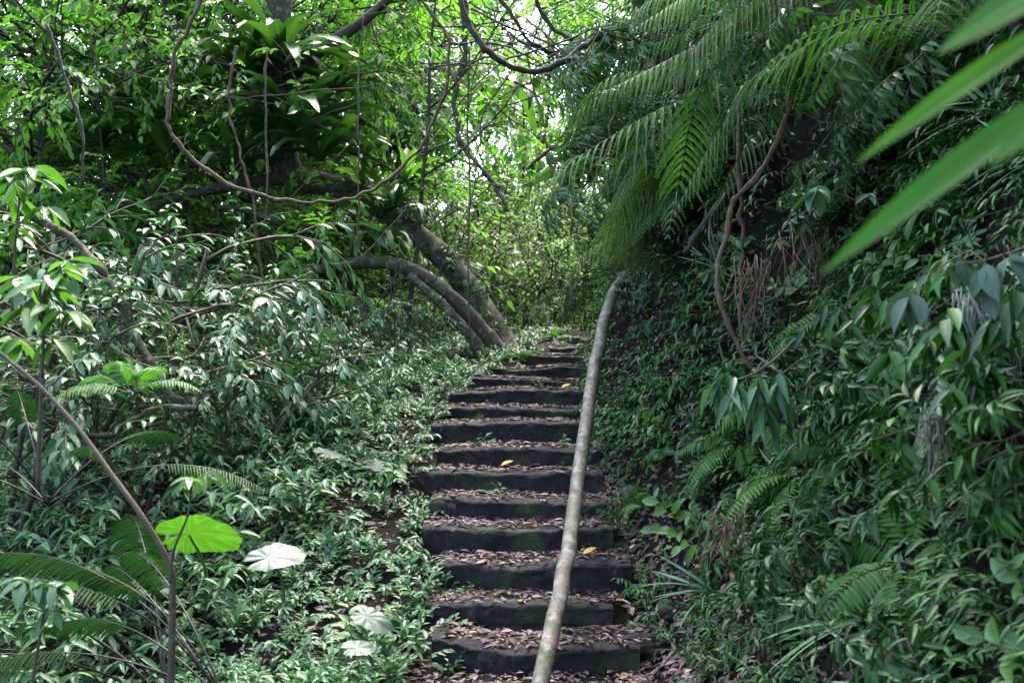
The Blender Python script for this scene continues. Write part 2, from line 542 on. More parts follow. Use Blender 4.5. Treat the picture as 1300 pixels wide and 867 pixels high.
# ----------------------------------------------------------------------------
# terrain
# ----------------------------------------------------------------------------
SD = np.array([4.8, 5.12, 5.44, 5.76, 6.1, 6.45, 6.8, 7.15, 7.6, 8.0, 8.45, 8.9, 9.35, 9.8, 10.25])
SY = np.array([818, 768, 718, 673, 638, 601.5, 568, 535.5, 518, 499, 482, 467, 452, 438, 430.])
SL = np.array([547, 546, 551, 544, 541, 545, 549, 550, 561, 574, 596, 624, 671, 699, 728.])
SRt = np.array([812, 786, 796, 774, 765, 757, 752, 752, 754, 757, 760, 764, 768, 774, 784.])
SZ = EYE - (SY - HOR) * SD / F
SXL = (SL - 650) * SD / F + np.array([.0, -.03, .03, -.04, .02, -.03, .03, -.02, .02, -.02, .02, -.02, 0, 0, 0])
SXR = (SRt - 650) * SD / F
EXR = np.array([.0, -.03, .02, .02, .02, .04, .05, .08] + [.1] * 7)

_gy = np.concatenate([[-300, -10, 3.0], SD, [12, 16, 24, 300]])
_gz = np.concatenate([[-20, -.9, .0], np.concatenate([[0.05], SZ[:-1]]), [2.05, 2.3, 2.6, 6.0]])


def smooth(t):
    t = np.clip(t, 0, 1)
    return t * t * (3 - 2 * t)


def gz(x, y):
    x, y = np.broadcast_arrays(np.asarray(x, float), np.asarray(y, float))
    gp = np.interp(y, _gy, _gz)
    xl = np.interp(y, np.concatenate([[0, 4.0], SD, [12, 16]]), np.concatenate([[-.7, -.5], SXL, [.9, 1.2]]))
    xb = np.interp(y, [0, 3, 4.0, 4.8, 5.5, 6.1, 7.15, 8, 9, 10, 11, 12.5, 16, 30], [.85, .68, .66, .66, .62, .56, .54, .56, .66, .86, 1.15, 1.7, 3.2, 9])
    d = xl - x
    dl = np.clip(d, 0, None)
    dv = np.minimum(dl, 7) - 2
    low = .05 * smooth(d / .15) - .10 * np.minimum(dl, 2) - .34 * np.clip(dv, 0, None) + .12 * np.clip(dl - 14, 0, None)
    db = np.clip(x - xb, 0, None)
    db = db * (1 + 1.7 * smooth((y - 4.8) / 3.0) * (1 - smooth((y - 12) / 6)))
    bank = np.interp(db, [0, .18, .35, .6, .9, 1.2, 1.6, 2.4, 4, 10, 40, 300], [0, .07, .2, .62, 1.35, 2.2, 3.2, 4.3, 5.3, 8.0, 15, 40])
    bank = bank * (1 - .55 * smooth((y - 11) / 8))
    n = .05 * fbm(x * 1.7, y * 1.7, 3.3, 4) * (smooth(d / .3) + smooth(db / .3)) + .16 * fbm(x * .9 + 5, y * .9, 8, 4) * smooth(db / .7)
    far = .30 * np.clip(y - 17, 0, 60) * smooth((y - 15) / 8) * .7
    return gp + low + bank + n + far


def gn(x, y, e=.03):
    dx = (gz(x + e, y) - gz(x - e, y)) / (2 * e)
    dy = (gz(x, y + e) - gz(x, y - e)) / (2 * e)
    return nrm(np.stack([-dx, -dy, np.ones_like(dx)], -1))


def axis(parts):
    out = []
    for a, b, s in parts:
        out.append(np.arange(a, b, s))
    return np.unique(np.round(np.concatenate(out), 4))


gx = axis([(-320, -60, 40), (-60, -14, 3), (-14, -4, .5), (-4, -.8, .12), (-.8, 2.6, .04), (2.6, 6, .15), (6, 14, .6), (14, 60, 4), (60, 321, 40)])
gy = axis([(-320, -60, 40), (-60, -6, 4), (-6, 0, .5), (0, 3, .15), (3, 11.5, .06), (11.5, 18, .3), (18, 60, 2), (60, 321, 30)])
X, Y = np.meshgrid(gx, gy)
Z = gz(X, Y)
nx, ny = len(gx), len(gy)
i, j = np.meshgrid(np.arange(ny - 1), np.arange(nx - 1), indexing='ij')
i, j = i.ravel(), j.ravel()
mb = MB()
mb.add(np.stack([X, Y, Z], -1).reshape(-1, 3), [np.stack([i * nx + j, i * nx + j + 1, (i + 1) * nx + j + 1, (i + 1) * nx + j], 1)])
g = ob('ground', mb.mesh('ground', M['soil']))
tag(g, 'dark damp forest soil of the path, the slope and the steep bank', None, kind='structure')

# ----------------------------------------------------------------------------
# staircase
# ----------------------------------------------------------------------------
stairs = empty('stone_staircase', (0.1, 4.8, 0))
tag(stairs, 'worn dark stone steps climbing the slope under dead leaves', 'staircase')


def step_mesh(k):
    n = 150
    x0, x1 = SXL[k], SXR[k] + EXR[k]
    D, z = SD[k], SZ[k]
    depth = (SD[k + 1] - D + .12) if k < 14 else .9
    below = (SZ[k - 1] if k else 0.0) - .12
    xs = np.linspace(x0, x1, n)
    e = (xs - x0) / (x1 - x0)
    bow = .05 * (vnoise(xs * 1.3 + 3 * k, k * 7.7) + .5 * vnoise(xs * 4 + k, k * 3.1))
    skew = .10 * (e - .5) * (1 if k < 8 else 1.2)
    sag = 0.030 * vnoise(xs * 2.1 + 5 * k, k * 2.3) + .008 * vnoise(xs * 9 + k, k)
    chip = .012 * np.clip(vnoise(xs * 7 + 9 * k, k * 4.4), 0, 1)
    # profile (dy, z)
    hh = z - below
    prof = [(.035, below), (.026, below + hh * .25), (.020, below + hh * .4), (.014, below + hh * .52), (.012, below + hh * .64), (.008, below + hh * .75), (.004, z - .032), (0.0, z - .018), (.004, z - .008), (.016, z - .001), (.05, z + .001), (.1, z + .002), (depth * .45, z + .003), (depth * .7, z + .004), (depth, z + .006), (depth, below)]
    chip = chip + .02 * np.clip(vnoise(xs * 23 + 3 * k, k * 1.9) - .25, 0, 1)
    V = []
    for a, (dy, zz) in enumerate(prof):
        top = 6 <= a <= 14
        yy = D + dy + bow * (1 if a < 12 else .3) - skew * 0.6
        nn = .011 * fbm(xs * 14 + k * 5, a * 1.1 + k, 1.3, 4)
        zv = zz + (sag if top else 0) - (chip if a in (7, 8, 9) else 0) + (nn * .6 if 8 < a < 15 else 0)
        yv = yy + (nn * 1.7 if a < 9 else 0) + (chip * .8 if a in (6, 7, 8) else 0)
        V.append(np.stack([xs, yv + 0 * xs, zv + 0 * xs], 1))
    V = np.array(V)
    m = len(prof)
    V = V.reshape(-1, 3)
    i, j = np.meshgrid(np.arange(m - 1), np.arange(n - 1), indexing='ij')
    i, j = i.ravel(), j.ravel()
    q = np.stack([i * n + j, i * n + j + 1, (i + 1) * n + j + 1, (i + 1) * n + j], 1)
    b = MB()
    b.add(V - np.array([0.1, 4.8, 0]), [q, [[a * n for a in range(m)][::-1], [a * n + n - 1 for a in range(m)]]])
    return b.mesh('step', M['stone'])


def step_y(k, x):
    return SD[k] + .05 * (vnoise(x * 1.3 + 3 * k, k * 7.7) + .5 * vnoise(x * 4 + k, k * 3.1)) - .06 * ((x - SXL[k]) / (SXR[k] + EXR[k] - SXL[k]) - .5)


for k in range(15):
    ob('step', step_mesh(k), stairs)


def surf(x, y):
    """Height of ground or step top."""
    z = gz(x, y)
    x, y = np.broadcast_arrays(np.asarray(x, float), np.asarray(y, float))
    for k in range(15):
        hi = SD[k + 1] if k < 14 else SD[k] + .9
        ins = (x > SXL[k]) & (x < SXR[k] + EXR[k]) & (y >= SD[k] + .02) & (y < hi + .02)
        z = np.where(ins, np.maximum(z, SZ[k] + 0.030 * vnoise(x * 2.1 + 5 * k, k * 2.3)), z)
    return z


# ----------------------------------------------------------------------------
# rail pole
# ----------------------------------------------------------------------------
rail_px = [(668, 918, 4.2), (690, 855, 4.35), (707, 770, 4.7), (722, 690, 5.15), (735, 600, 5.75), (744, 535, 6.15), (752, 480, 6.5), (760, 438, 6.78), (768, 405, 7.0), (777, 378, 7.15), (787, 360, 7.28), (798, 349, 7.4), (826, 338, 7.65)]
P = spline([W(*p) for p in rail_px], 8)
P[:, 0] += .006 * vnoise(np.arange(len(P)) * .35, 3)
P[:, 2] += .006 * vnoise(np.arange(len(P)) * .35, 8)
rr = np.interp(np.arange(len(P)), [0, len(P)], [.039, .043]) * (1 + .04 * vnoise(np.arange(len(P)) * .8, 1.5))
b = MB()
tube(b, P, rr, 18, bump=.06)
RAILP = P.copy()
rail = ob('handrail_pole', b.mesh('handrail_pole', M['pole']))
tag(rail, 'long grey weathered pole slanting up along the stone steps, bent at its top', 'handrail')

# ----------------------------------------------------------------------------
# dead leaves
# ----------------------------------------------------------------------------
rs = np.random.RandomState(11)


def rand_frames(n, nb, flat=.35):
    a = rs.rand(n) * 6.283
    T = np.stack([np.cos(a), np.sin(a), rs.normal(0, .12, n)], 1)
    N = nb + rs.normal(0, flat, (n, 3))
    T = T - nb * np.sum(T * nb, 1, keepdims=True) * .9
    return T, N


litter = MB()
O, Nn = [], []
for k in range(15):                                    # on the treads
    n = int(620 * (SXR[k] - SXL[k]))
    x = rs.uniform(SXL[k] + .02, SXR[k] + .05, n)
    hi = (SD[k + 1] - SD[k]) if k < 14 else .5
    t = rs.beta(1.35, 1.0, n)
    y = step_y(k, x) + .03 + t * (hi - .03)
    z = SZ[k] + 0.030 * vnoise(x * 2.1 + 5 * k, k * 2.3) + .008 + rs.rand(n) ** 2 * .014 + .012 * t
    O.append(np.stack([x, y, z], 1)); Nn.append(np.tile([0, 0, 1.0], (n, 1)))
for (x0, x1, y0, y1, n) in [(-.7, .9, 2.8, 4.85, 4200), (.5, 1.45, 3.2, 9.0, 9000), (-2.6, -.4, 4.0, 9.5, 6500), (-.2, .8, 9, 11, 400), (1.0, 2.2, 2.2, 7, 1500), (.6, 1.3, 6.0, 9.5, 2600), (-5, -2.2, 4, 12, 1500)]:
    x, y = rs.uniform(x0, x1, n), rs.uniform(y0, y1, n)
    keep = np.ones(n, bool)
    for k in range(15):
        keep &= ~((x > SXL[k] - .01) & (x < SXR[k] + EXR[k]) & (y > SD[k] - .03) & (y < SD[k] + .55))
    x, y = x[keep], y[keep]
    nb = gn(x, y)
    O.append(np.stack([x, y, gz(x, y)], 1) + nb * (.008 + rs.rand(len(x), 1) ** 2 * .03)); Nn.append(nb)
O, Nn = np.concatenate(O), np.concatenate(Nn)
T, N_ = rand_frames(len(O), Nn, .2)
L = .012 + .09 * rs.beta(1.05, 2.7, len(O))
scatter(litter, DRY, O, T, N_, L, L * rs.uniform(.22, .48, len(O)), np.clip(rs.beta(1.25, 1.7, len(O)), 0, 1))
o = ob('leaf_litter', litter.mesh('leaf_litter', M['litter']))
tag(o, 'brown dead leaves strewn over the steps and the soil beside them', None, kind='stuff')

ylab = ['bright yellow fallen leaf on the tread above the tenth riser', 'yellow fallen leaf beside the pole on the lowest treads', 'small yellow fallen leaf on a middle tread', 'orange yellow fallen leaf on the leafy talus under the bank', 'yellow fallen leaf lying on soil near the rock']
for (px, py, k), lb in zip([(557 + 0, 505, 9), (742, 745, 2), (636, 607, 5)], ylab):
    xx = (px - 650) * SD[k] / F
    if k == 9:
        xx = (714 - 650) * SD[k] / F
    b = MB()
    scatter(b, DRY, [[0, 0, 0]], [[.8, .5, .35]], [[-.2, -.5, 1]], .10, .04, [.6])
    o = ob('fallen_leaf', b.mesh('fallen_leaf', M['yellow']), loc=(xx, SD[k] + .12, SZ[k] + .045))
    tag(o, lb, 'fallen leaf')
for (x, y), lb in zip([(.95, 5.0), (.78, 4.35)], ylab[3:]):
    b = MB()
    scatter(b, DRY, [[0, 0, 0]], [[.6, -.6, .1]], [[-.5, -.3, 1]], .09, .04, [.4])
    o = ob('fallen_leaf', b.mesh('fallen_leaf', M['yellow']), loc=(x, y, float(gz(x, y)) + .035))
    tag(o, lb, 'fallen leaf')


# rocks beside the lowest steps
def rock(loc, s, lb, seed):
    nu, nv = 20, 14
    u = np.linspace(0, 2 * math.pi, nu, endpoint=False)
    v = np.linspace(.02, math.pi - .02, nv)
    U, V = np.meshgrid(u, v)
    d = np.stack([np.sin(V) * np.cos(U), np.sin(V) * np.sin(U), np.cos(V)], -1)
    r = 1 + .7 * fbm(d[..., 0] * 1.6 + seed, d[..., 1] * 1.6, d[..., 2] * 1.6, 5)
    r = np.round(r * 5) / 5 * .5 + r * .5
    p = d * r[..., None] * np.array(s)
    i, j = np.meshgrid(np.arange(nv - 1), np.arange(nu), indexing='ij')
    i, j = i.ravel(), j.ravel()
    k = (j + 1) % nu
    b = MB()
    b.add(p.reshape(-1, 3), [np.stack([i * nu + j, (i + 1) * nu + j, (i + 1) * nu + k, i * nu + k], 1)])
    o = ob('rock', b.mesh('rock', M['stone']), loc=loc)
    tag(o, lb, 'rock')


rock((.66, 4.9, .16), (.11, .08, .05), 'broken mossy rock at the end of the lowest steps', 2)
rock((.80, 5.1, .26), (.06, .05, .04), 'small pale stone half sunk in leaf litter under the bank', 5)

# ----------------------------------------------------------------------------
# plant makers
# ----------------------------------------------------------------------------
def herb_mesh(seed, mat, stems=7, h=.25, leafL=.065, ratio=.38, nl=9, spreadR=.8, droop=.3, tpl=OVATE, whorl=False):
    rng = random.Random(seed)
    b, acc = MB(), Acc()
    for i in range(stems):
        az = 6.283 * (i + rng.random() * .8) / stems
        lean = rng.uniform(.25, 1.0) * spreadR
        d = np.array([math.cos(az) * lean, math.sin(az) * lean, 1.0])
        P = wander((rng.gauss(0, .02), rng.gauss(0, .02), -.02), d, h * rng.uniform(.6, 1.25), 6, rng, .1, -.12)
        tube(b, P, np.linspace(.0028, .0012, 7), 4, mat=1)
        if whorl:
            tn = rng.random()
            for a in range(nl):
                az2 = a * 2.4 + rng.gauss(0, .2)
                l = leafL * rng.uniform(.65, 1.15)
                T = np.array([math.cos(az2), math.sin(az2), -droop * rng.uniform(.2, 1.3)])
                q = P[-1] - (P[-1] - P[-3]) * (a / nl) * .9
                acc.put(q, T, np.array([rng.gauss(0, .25), rng.gauss(0, .25), 1]), l, l * ratio * rng.uniform(.85, 1.15), min(1, tn * .5 + rng.random() * .5))
            twig_leaves(acc, P, 4, leafL * .7, ratio, rng, droop, 1.1, .3)
            continue
        twig_leaves(acc, P, nl, leafL * rng.uniform(.8, 1.2), ratio, rng, droop, 1.1, .25)
    acc.flush(b, tpl)
    return b.mesh('herb', [mat, M['gstem']])


def shrub_parts(seed, leafmat, h=1.6, leafL=.10, ratio=.27, n=(5, 5, 4), nl=8, droop=.5, stems=4, tpl=LANCE, flat=.75, ang=(.7, .8, .7)):
    """A multi-stemmed shrub: returns (foliage mesh, stem mesh)."""
    rng = random.Random(seed)
    tubes, tips = [], []
    cfg = dict(n=n[1:], t0=(.35, .3, .2), ang=ang, ratio=(.55, .55, .6), trop=(.03, -.02, -.08, -.1), wob=.13, flat=flat)
    for i in range(stems):
        az = 6.283 * (i + rng.random()) / stems
        s = rng.uniform(.2, .65)
        grow(rng, np.array([math.cos(az) * .06, math.sin(az) * .06, -.05]), np.array([math.cos(az) * s, math.sin(az) * s, 1]), h * rng.uniform(.75, 1.05), .012 * h, 0, cfg, tubes, tips)
    bs = MB()
    for P, r, l in tubes:
        tube(bs, P, r, 6 if l == 0 else 4)
    b, acc = MB(), Acc()
    for P in tips:
        twig_leaves(acc, P, nl, leafL, ratio, rng, droop, .95)
    for P, r, l in tubes:
        if l == len(cfg['n']) - 1:
            twig_leaves(acc, P, 4, leafL, ratio, rng, droop, 1.0, .4)
    acc.flush(b, tpl)
    return b.mesh('foliage', leafmat), bs.mesh('stem', M['stem'])


def tree_parts(seed, leafmat, barkmat, h=6, r=.09, crown0=.45, leafL=.09, ratio=.42, n=(9, 6, 4), nl=7, droop=.35, lean=(0, 0), tpl=OVATE, blen=.42, flat=.7, sides=10):
    rng = random.Random(seed)
    tubes, tips = [], []
    cfg = dict(n=n, t0=(crown0, .3, .25), ang=(1.05, .85, .8), ratio=(blen, .5, .55), trop=(.0, .02, -.04, -.1), wob=.1, flat=flat, seg=7)
    grow(rng, np.array([0, 0, -.15]), np.array([lean[0], lean[1], 1.0]), h, r, 0, cfg, tubes, tips)
    bs = MB()
    for P, rr, l in tubes:
        rr = np.maximum(rr, .003)
        if l == 0:
            rr = np.linspace(r, r * .3, len(P))
            P, rr = spline(P, 4), np.interp(np.linspace(0, 1, 4 * (len(P) - 1) + 1), np.linspace(0, 1, len(rr)), rr)
            tube(bs, P, rr, sides, bump=.15, seed=seed)
        else:
            tube(bs, P, rr * (.6 if l > 1 else .8), 5 if l == 1 else 3)
    b, acc = MB(), Acc()
    for P in tips:
        twig_leaves(acc, P, nl, leafL, ratio, rng, droop, 1.0)
    acc.flush(b, tpl)
    return b.mesh('crown', leafmat), bs.mesh('trunk', barkmat)


def frond_mesh(seed, L=1.8, path=None, npin=26, wid=.5, e0=.5, e1=-.9, bip=True, stipe=.12, npl=16, pinw=.16, hang=.25, mats=('fern', 'rachis'), tipw=.0, rr=.006):
    """A fern frond from the origin along +Y, arching from elevation e0 to e1."""
    rng = random.Random(seed)
    n = 40
    t = np.linspace(0, 1, n)
    el = e0 + (e1 - e0) * t ** 1.3
    ds = L / (n - 1)
    P = np.zeros((n, 3))
    sway = rng.gauss(0, .12)
    for i in range(1, n):
        P[i] = P[i - 1] + ds * np.array([math.sin(sway * t[i] * 2) * math.cos(el[i]), math.cos(el[i]), math.sin(el[i])])
    if path is not None:
        Q_ = spline(path, 20)
        s_ = np.concatenate([[0], np.cumsum(np.linalg.norm(np.diff(Q_, axis=0), axis=1))])
        P = np.stack([np.interp(t * s_[-1], s_, Q_[:, a]) for a in range(3)], 1)
    b = MB()
    tube(b, P, np.linspace(rr, .0012, n), 5, mat=1)
    acc = Acc()
    for k in range(npin):
        s = stipe + (1 - stipe) * (k + .5) / npin
        f = s * (n - 1)
        i = min(int(f), n - 2)
        o = P[i] + (P[i + 1] - P[i]) * (f - i)
        d = nrm(P[i + 1] - P[i])
        q = (s - stipe) / (1 - stipe)
        w = wid * (math.sin(math.pi * min(1, .18 + q * .82)) ** .75 if q < .5 else math.sin(math.pi * (.18 + q * .82)) ** .9) + .01
        upv = nrm(np.cross(np.cross(d, (0, 0, 1)), d)) if abs(d[2]) < .98 else np.array([0, -1.0, 0])
        for sd in (-1, 1):
            side = nrm(np.cross(d, upv)) * sd
            pd = nrm(side * .9 + d * .35 + rng.gauss(0, .05) * upv + np.array([0, 0, -hang * .4]))
            wl = w * rng.uniform(.9, 1.08)
            if not bip:
                acc.put(o, pd + np.array([0, 0, -hang * .5]), upv + np.array([rng.gauss(0, .1), rng.gauss(0, .1), 0]), wl, wl * pinw, rng.random() * .5 + .25)
                continue
            m = max(4, int(npl * w / wid))
            Q = [o + pd * (wl * a / m) + np.array([0, 0, -hang * wl * (a / m) ** 2]) for a in range(m + 1)]
            tt = rng.random() * .5
            for a in range(m):
                dd = nrm(Q[a + 1] - Q[a])
                pl = wl * pinw * (1 - (a / m) ** 1.6 * .85) + .006
                for s2 in (-1, 1):
                    sv = nrm(np.cross(dd, upv)) * s2
                    acc.put(Q[a], sv * .9 + dd * .5 + np.array([0, 0, -.15]), upv, pl, pl * .42 + .003, tt + rng.random() * .4)
            tube(b, np.array(Q), np.linspace(.0016, .0006, m + 1), 3, mat=1)
    acc.flush(b, TINY if bip else LANCE)
    return b.mesh('frond', [M[mats[0]], M[mats[1]]])


def strap_frond(seed, L=.8, w=.11, e0=1.1, e1=-.2, mat='nest'):
    rng = random.Random(seed)
    n = 16
    t = np.linspace(0, 1, n)
    el = e0 + (e1 - e0) * t ** 1.2
    P = np.zeros((n, 3))
    for i in range(1, n):
        P[i] = P[i - 1] + L / (n - 1) * np.array([0, math.cos(el[i]), math.sin(el[i])])
    d = nrm(np.gradient(P, axis=0))
    up = nrm(np.cross(np.array([1.0, 0, 0]), d))
    hw = w * .5 * np.clip(np.sin(math.pi * np.clip(.08 + t * .92, 0, 1)) ** .6, 0, 1) + .002
    rip = .25 * np.sin(t * 22 + seed) * hw
    v = np.stack([P + np.stack([-hw, 0 * hw, 0 * hw], 1) + up * (hw * .45 + rip)[:, None], P, P + np.stack([hw, 0 * hw, 0 * hw], 1) + up * (hw * .45 - rip)[:, None]], 1)
    lu = np.zeros((n, 3, 3)); lu[:, :, 0] = t[:, None]; lu[:, 0, 1] = -1; lu[:, 2, 1] = 1
    q = []
    for i in range(n - 1):
        for c in (0, 1):
            q.append((i * 3 + c, i * 3 + c + 1, i * 3 + 3 + c + 1, i * 3 + 3 + c))
    b = MB()
    b.add(v.reshape(-1, 3), [q], rnd=rng.random(), lu=lu.reshape(-1, 3))
    return b.mesh('frond', M[mat])


def rosette(name, loc, meshes, nf, label, cat, group=None, scale=1.0, tilt=(0, 0), az0=0, az1=6.283, seed=0, trunk=None, jit=.25, extra_rot=.0):
    rng = random.Random(seed)
    e = empty(name, loc)
    tag(e, label, cat, group)
    for i in range(nf):
        o = ob('frond', meshes[i % len(meshes)], e)
        az = az0 + (az1 - az0) * (i + rng.random() * .7) / nf
        o.rotation_euler = (rng.gauss(0, jit * .5) + extra_rot, rng.gauss(0, jit), az)
        s = scale * rng.uniform(.75, 1.1)
        o.scale = (s, s, s)
    e.rotation_euler = (tilt[0], tilt[1], 0)
    return e


# ----------------------------------------------------------------------------
# low herbs on the slope beside the stairs
# ----------------------------------------------------------------------------
def orient(o, nb, spin, amt=.6):
    z = nrm(np.asarray(nb) * amt + np.array([0, 0, 1 - amt]))
    q = Vector((0, 0, 1)).rotation_difference(Vector(z))
    o.rotation_mode = 'QUATERNION'
    from mathutils import Quaternion
    o.rotation_quaternion = q @ Quaternion((0, 0, 1), spin)


def spots(n, x0, x1, y0, y1, mind, rng, ok=None):
    out = []
    tries = 0
    while len(out) < n and tries < n * 60:
        tries += 1
        x, y = rng.uniform(x0, x1), rng.uniform(y0, y1)
        if ok and not ok(x, y):
            continue
        if all((x - a) ** 2 + (y - c) ** 2 > mind * mind for a, c in out):
            out.append((x, y))
    return out


def xl_at(y):
    return np.interp(y, np.concatenate([[0, 4.0], SD, [12]]), np.concatenate([[-.7, -.6], SXL, [.9]]))


def xb_at(y):
    return np.interp(y, [0, 3, 4.0, 4.8, 5.5, 6.1, 7.15, 8, 9, 10, 11], [.85, .68, .66, .66, .62, .56, .54, .56, .66, .86, 1.15])


rng = random.Random(5)
herb_protos = [herb_mesh(s, M['herb'], stems=6 + s % 3, h=.14 + .025 * (s % 4), leafL=.05 + .006 * (s % 3), ratio=.38, whorl=s % 2 == 0) for s in range(6)]
tall_protos = [herb_mesh(40 + s, M['herb'], stems=8 + s % 3, h=.42, leafL=.088 + .008 * (s % 3), ratio=.31, nl=8, spreadR=.95, droop=.4, tpl=LANCE, whorl=True) for s in range(5)]
sprig_protos = [herb_mesh(80 + s, M['herb'], stems=4, h=.1, leafL=.04, ratio=.45, nl=6) for s in range(3)]
bank_protos = [herb_mesh(120 + s, M['bank'], stems=7, h=.24, leafL=.052 + .008 * (s % 3), ratio=.27, nl=10, spreadR=1.0, droop=.7, tpl=LANCE) for s in range(6)]


def plant(name, protos, spots_, label, cat, group, smin=.7, smax=1.3, amt=.6, sink=.0, cache={}):
    for i, (x, y) in enumerate(spots_):
        z = float(surf(x, y))
        o = ob(name, protos[rng.randrange(len(protos))], loc=(x, y, z - sink))
        s = rng.uniform(smin, smax)
        o.scale = (s, s, s)
        orient(o, gn(np.array(x), np.array(y)), rng.random() * 6.28, amt)
        tag(o, label, cat, group)


plant('low_herb', herb_protos, spots(195, -2.4, .1, 4.1, 9.0, .10, rng, lambda x, y: -1.9 - .05 * y < x < xl_at(y) - .03),
      'low pale green herb with small toothed leaves on the soil slope beside the steps', 'herb', 'low herbs on the slope beside the stairs', .7, 1.25)
plant('low_herb', herb_protos, spots(100, -1.6, .7, 8.6, 11.8, .11, rng, lambda x, y: xl_at(y) - 1.6 < x < xl_at(y) + .02),
      'bright low herb crowding the ends of the uppermost steps', 'herb', 'low herbs at the top of the stairs', .6, 1.0)
plant('low_herb', herb_protos, spots(45, -1.5, -.45, 4.15, 5.7, .12, rng, lambda x, y: x < xl_at(y) - .05),
      'low herb in the dark soil beside the lowest steps', 'herb', 'low herbs beside the lowest steps', .7, 1.2)
plant('tall_herb', tall_protos, spots(120, -4.4, -.7, 4.6, 9.6, .19, rng, lambda x, y: x < xl_at(y) - .45 - .9 * smooth((6.6 - y) / 1.5)),
      'knee-high herb with narrow glossy pale leaves among the undergrowth', 'herb', 'knee-high glossy herbs on the slope', .75, 1.3)
plant('step_sprig', sprig_protos, [(float(x), float(SD[k] - .02)) for k, x in [(1, -.30), (2, -.34), (2, -.22), (8, -.3), (8, -.1), (8, .2), (3, .4), (4, .42), (6, .33), (7, .36), (5, -.1), (9, -.2), (0, -.3), (10, .2), (7, -.2), (2, .45)]],
      'tiny green sprig sprouting at the foot of a stone riser', 'herb', 'sprigs growing on the stairs', .8, 1.5, amt=0)
# plants on the bank
plant('bank_herb', bank_protos, spots(70, .6, 1.1, 3.2, 9.5, .10, rng, lambda x, y: xb_at(y) + .06 < x < xb_at(y) + .5),
      'small dark herb on the leafy soil at the foot of the bank', 'herb', 'herbs at the foot of the bank', .5, .95, .7)
plant('bank_herb', bank_protos, spots(190, .7, 3.2, 2.2, 9.5, .10, rng, lambda x, y: xb_at(y) + .3 < x < xb_at(y) + 1.7),
      'dark hanging herb with narrow pointed leaves on the steep bank', 'herb', 'hanging herbs on the steep bank', .7, 1.25, .9)

def tuft_mesh(seed):
    rg = random.Random(seed)
    b, acc = MB(), Acc()
    for q in range(22):
        az, el = rg.random() * 6.283, rg.uniform(.5, 1.35)
        l = rg.uniform(.16, .34)
        acc.put(np.array([rg.gauss(0, .012), rg.gauss(0, .012), 0]), np.array([math.cos(az) * math.cos(el), math.sin(az) * math.cos(el), math.sin(el)]),
                np.array([-math.cos(az) * math.sin(el), -math.sin(az) * math.sin(el), math.cos(el)]), l, rg.uniform(.009, .016), rg.random())
    acc.flush(b, STRAP)
    return b.mesh('grass_tuft', M['herb'])


wide_protos = [herb_mesh(160 + s, M['sapling'], stems=5, h=.26, leafL=.085, ratio=.52, nl=6, spreadR=1.0, droop=.5, tpl=BROAD) for s in range(3)]
plant('grass_tuft', [tuft_mesh(s) for s in range(3)], spots(34, .7, 2.8, 2.6, 9.0, .2, rng, lambda x, y: xb_at(y) + .25 < x < xb_at(y) + 1.5),
      'tuft of narrow arching blades on the steep bank', 'grass tuft', 'grass tufts on the bank', .7, 1.2, .8)
plant('broadleaf_herb', wide_protos, spots(46, .7, 3.0, 2.4, 9.0, .2, rng, lambda x, y: xb_at(y) + .2 < x < xb_at(y) + 1.6),
      'fresh green herb with broad leaves standing out from the dark bank', 'herb', 'broad leaved herbs on the bank', .6, 1.1, .85)
plant('broadleaf_herb', wide_protos, spots(40, -3.6, -.7, 4.6, 9.5, .25, rng, lambda x, y: x < xl_at(y) - .2),
      'fresh green herb with broad leaves on the slope beside the steps', 'herb', 'broad leaved herbs on the slope', .6, 1.1)

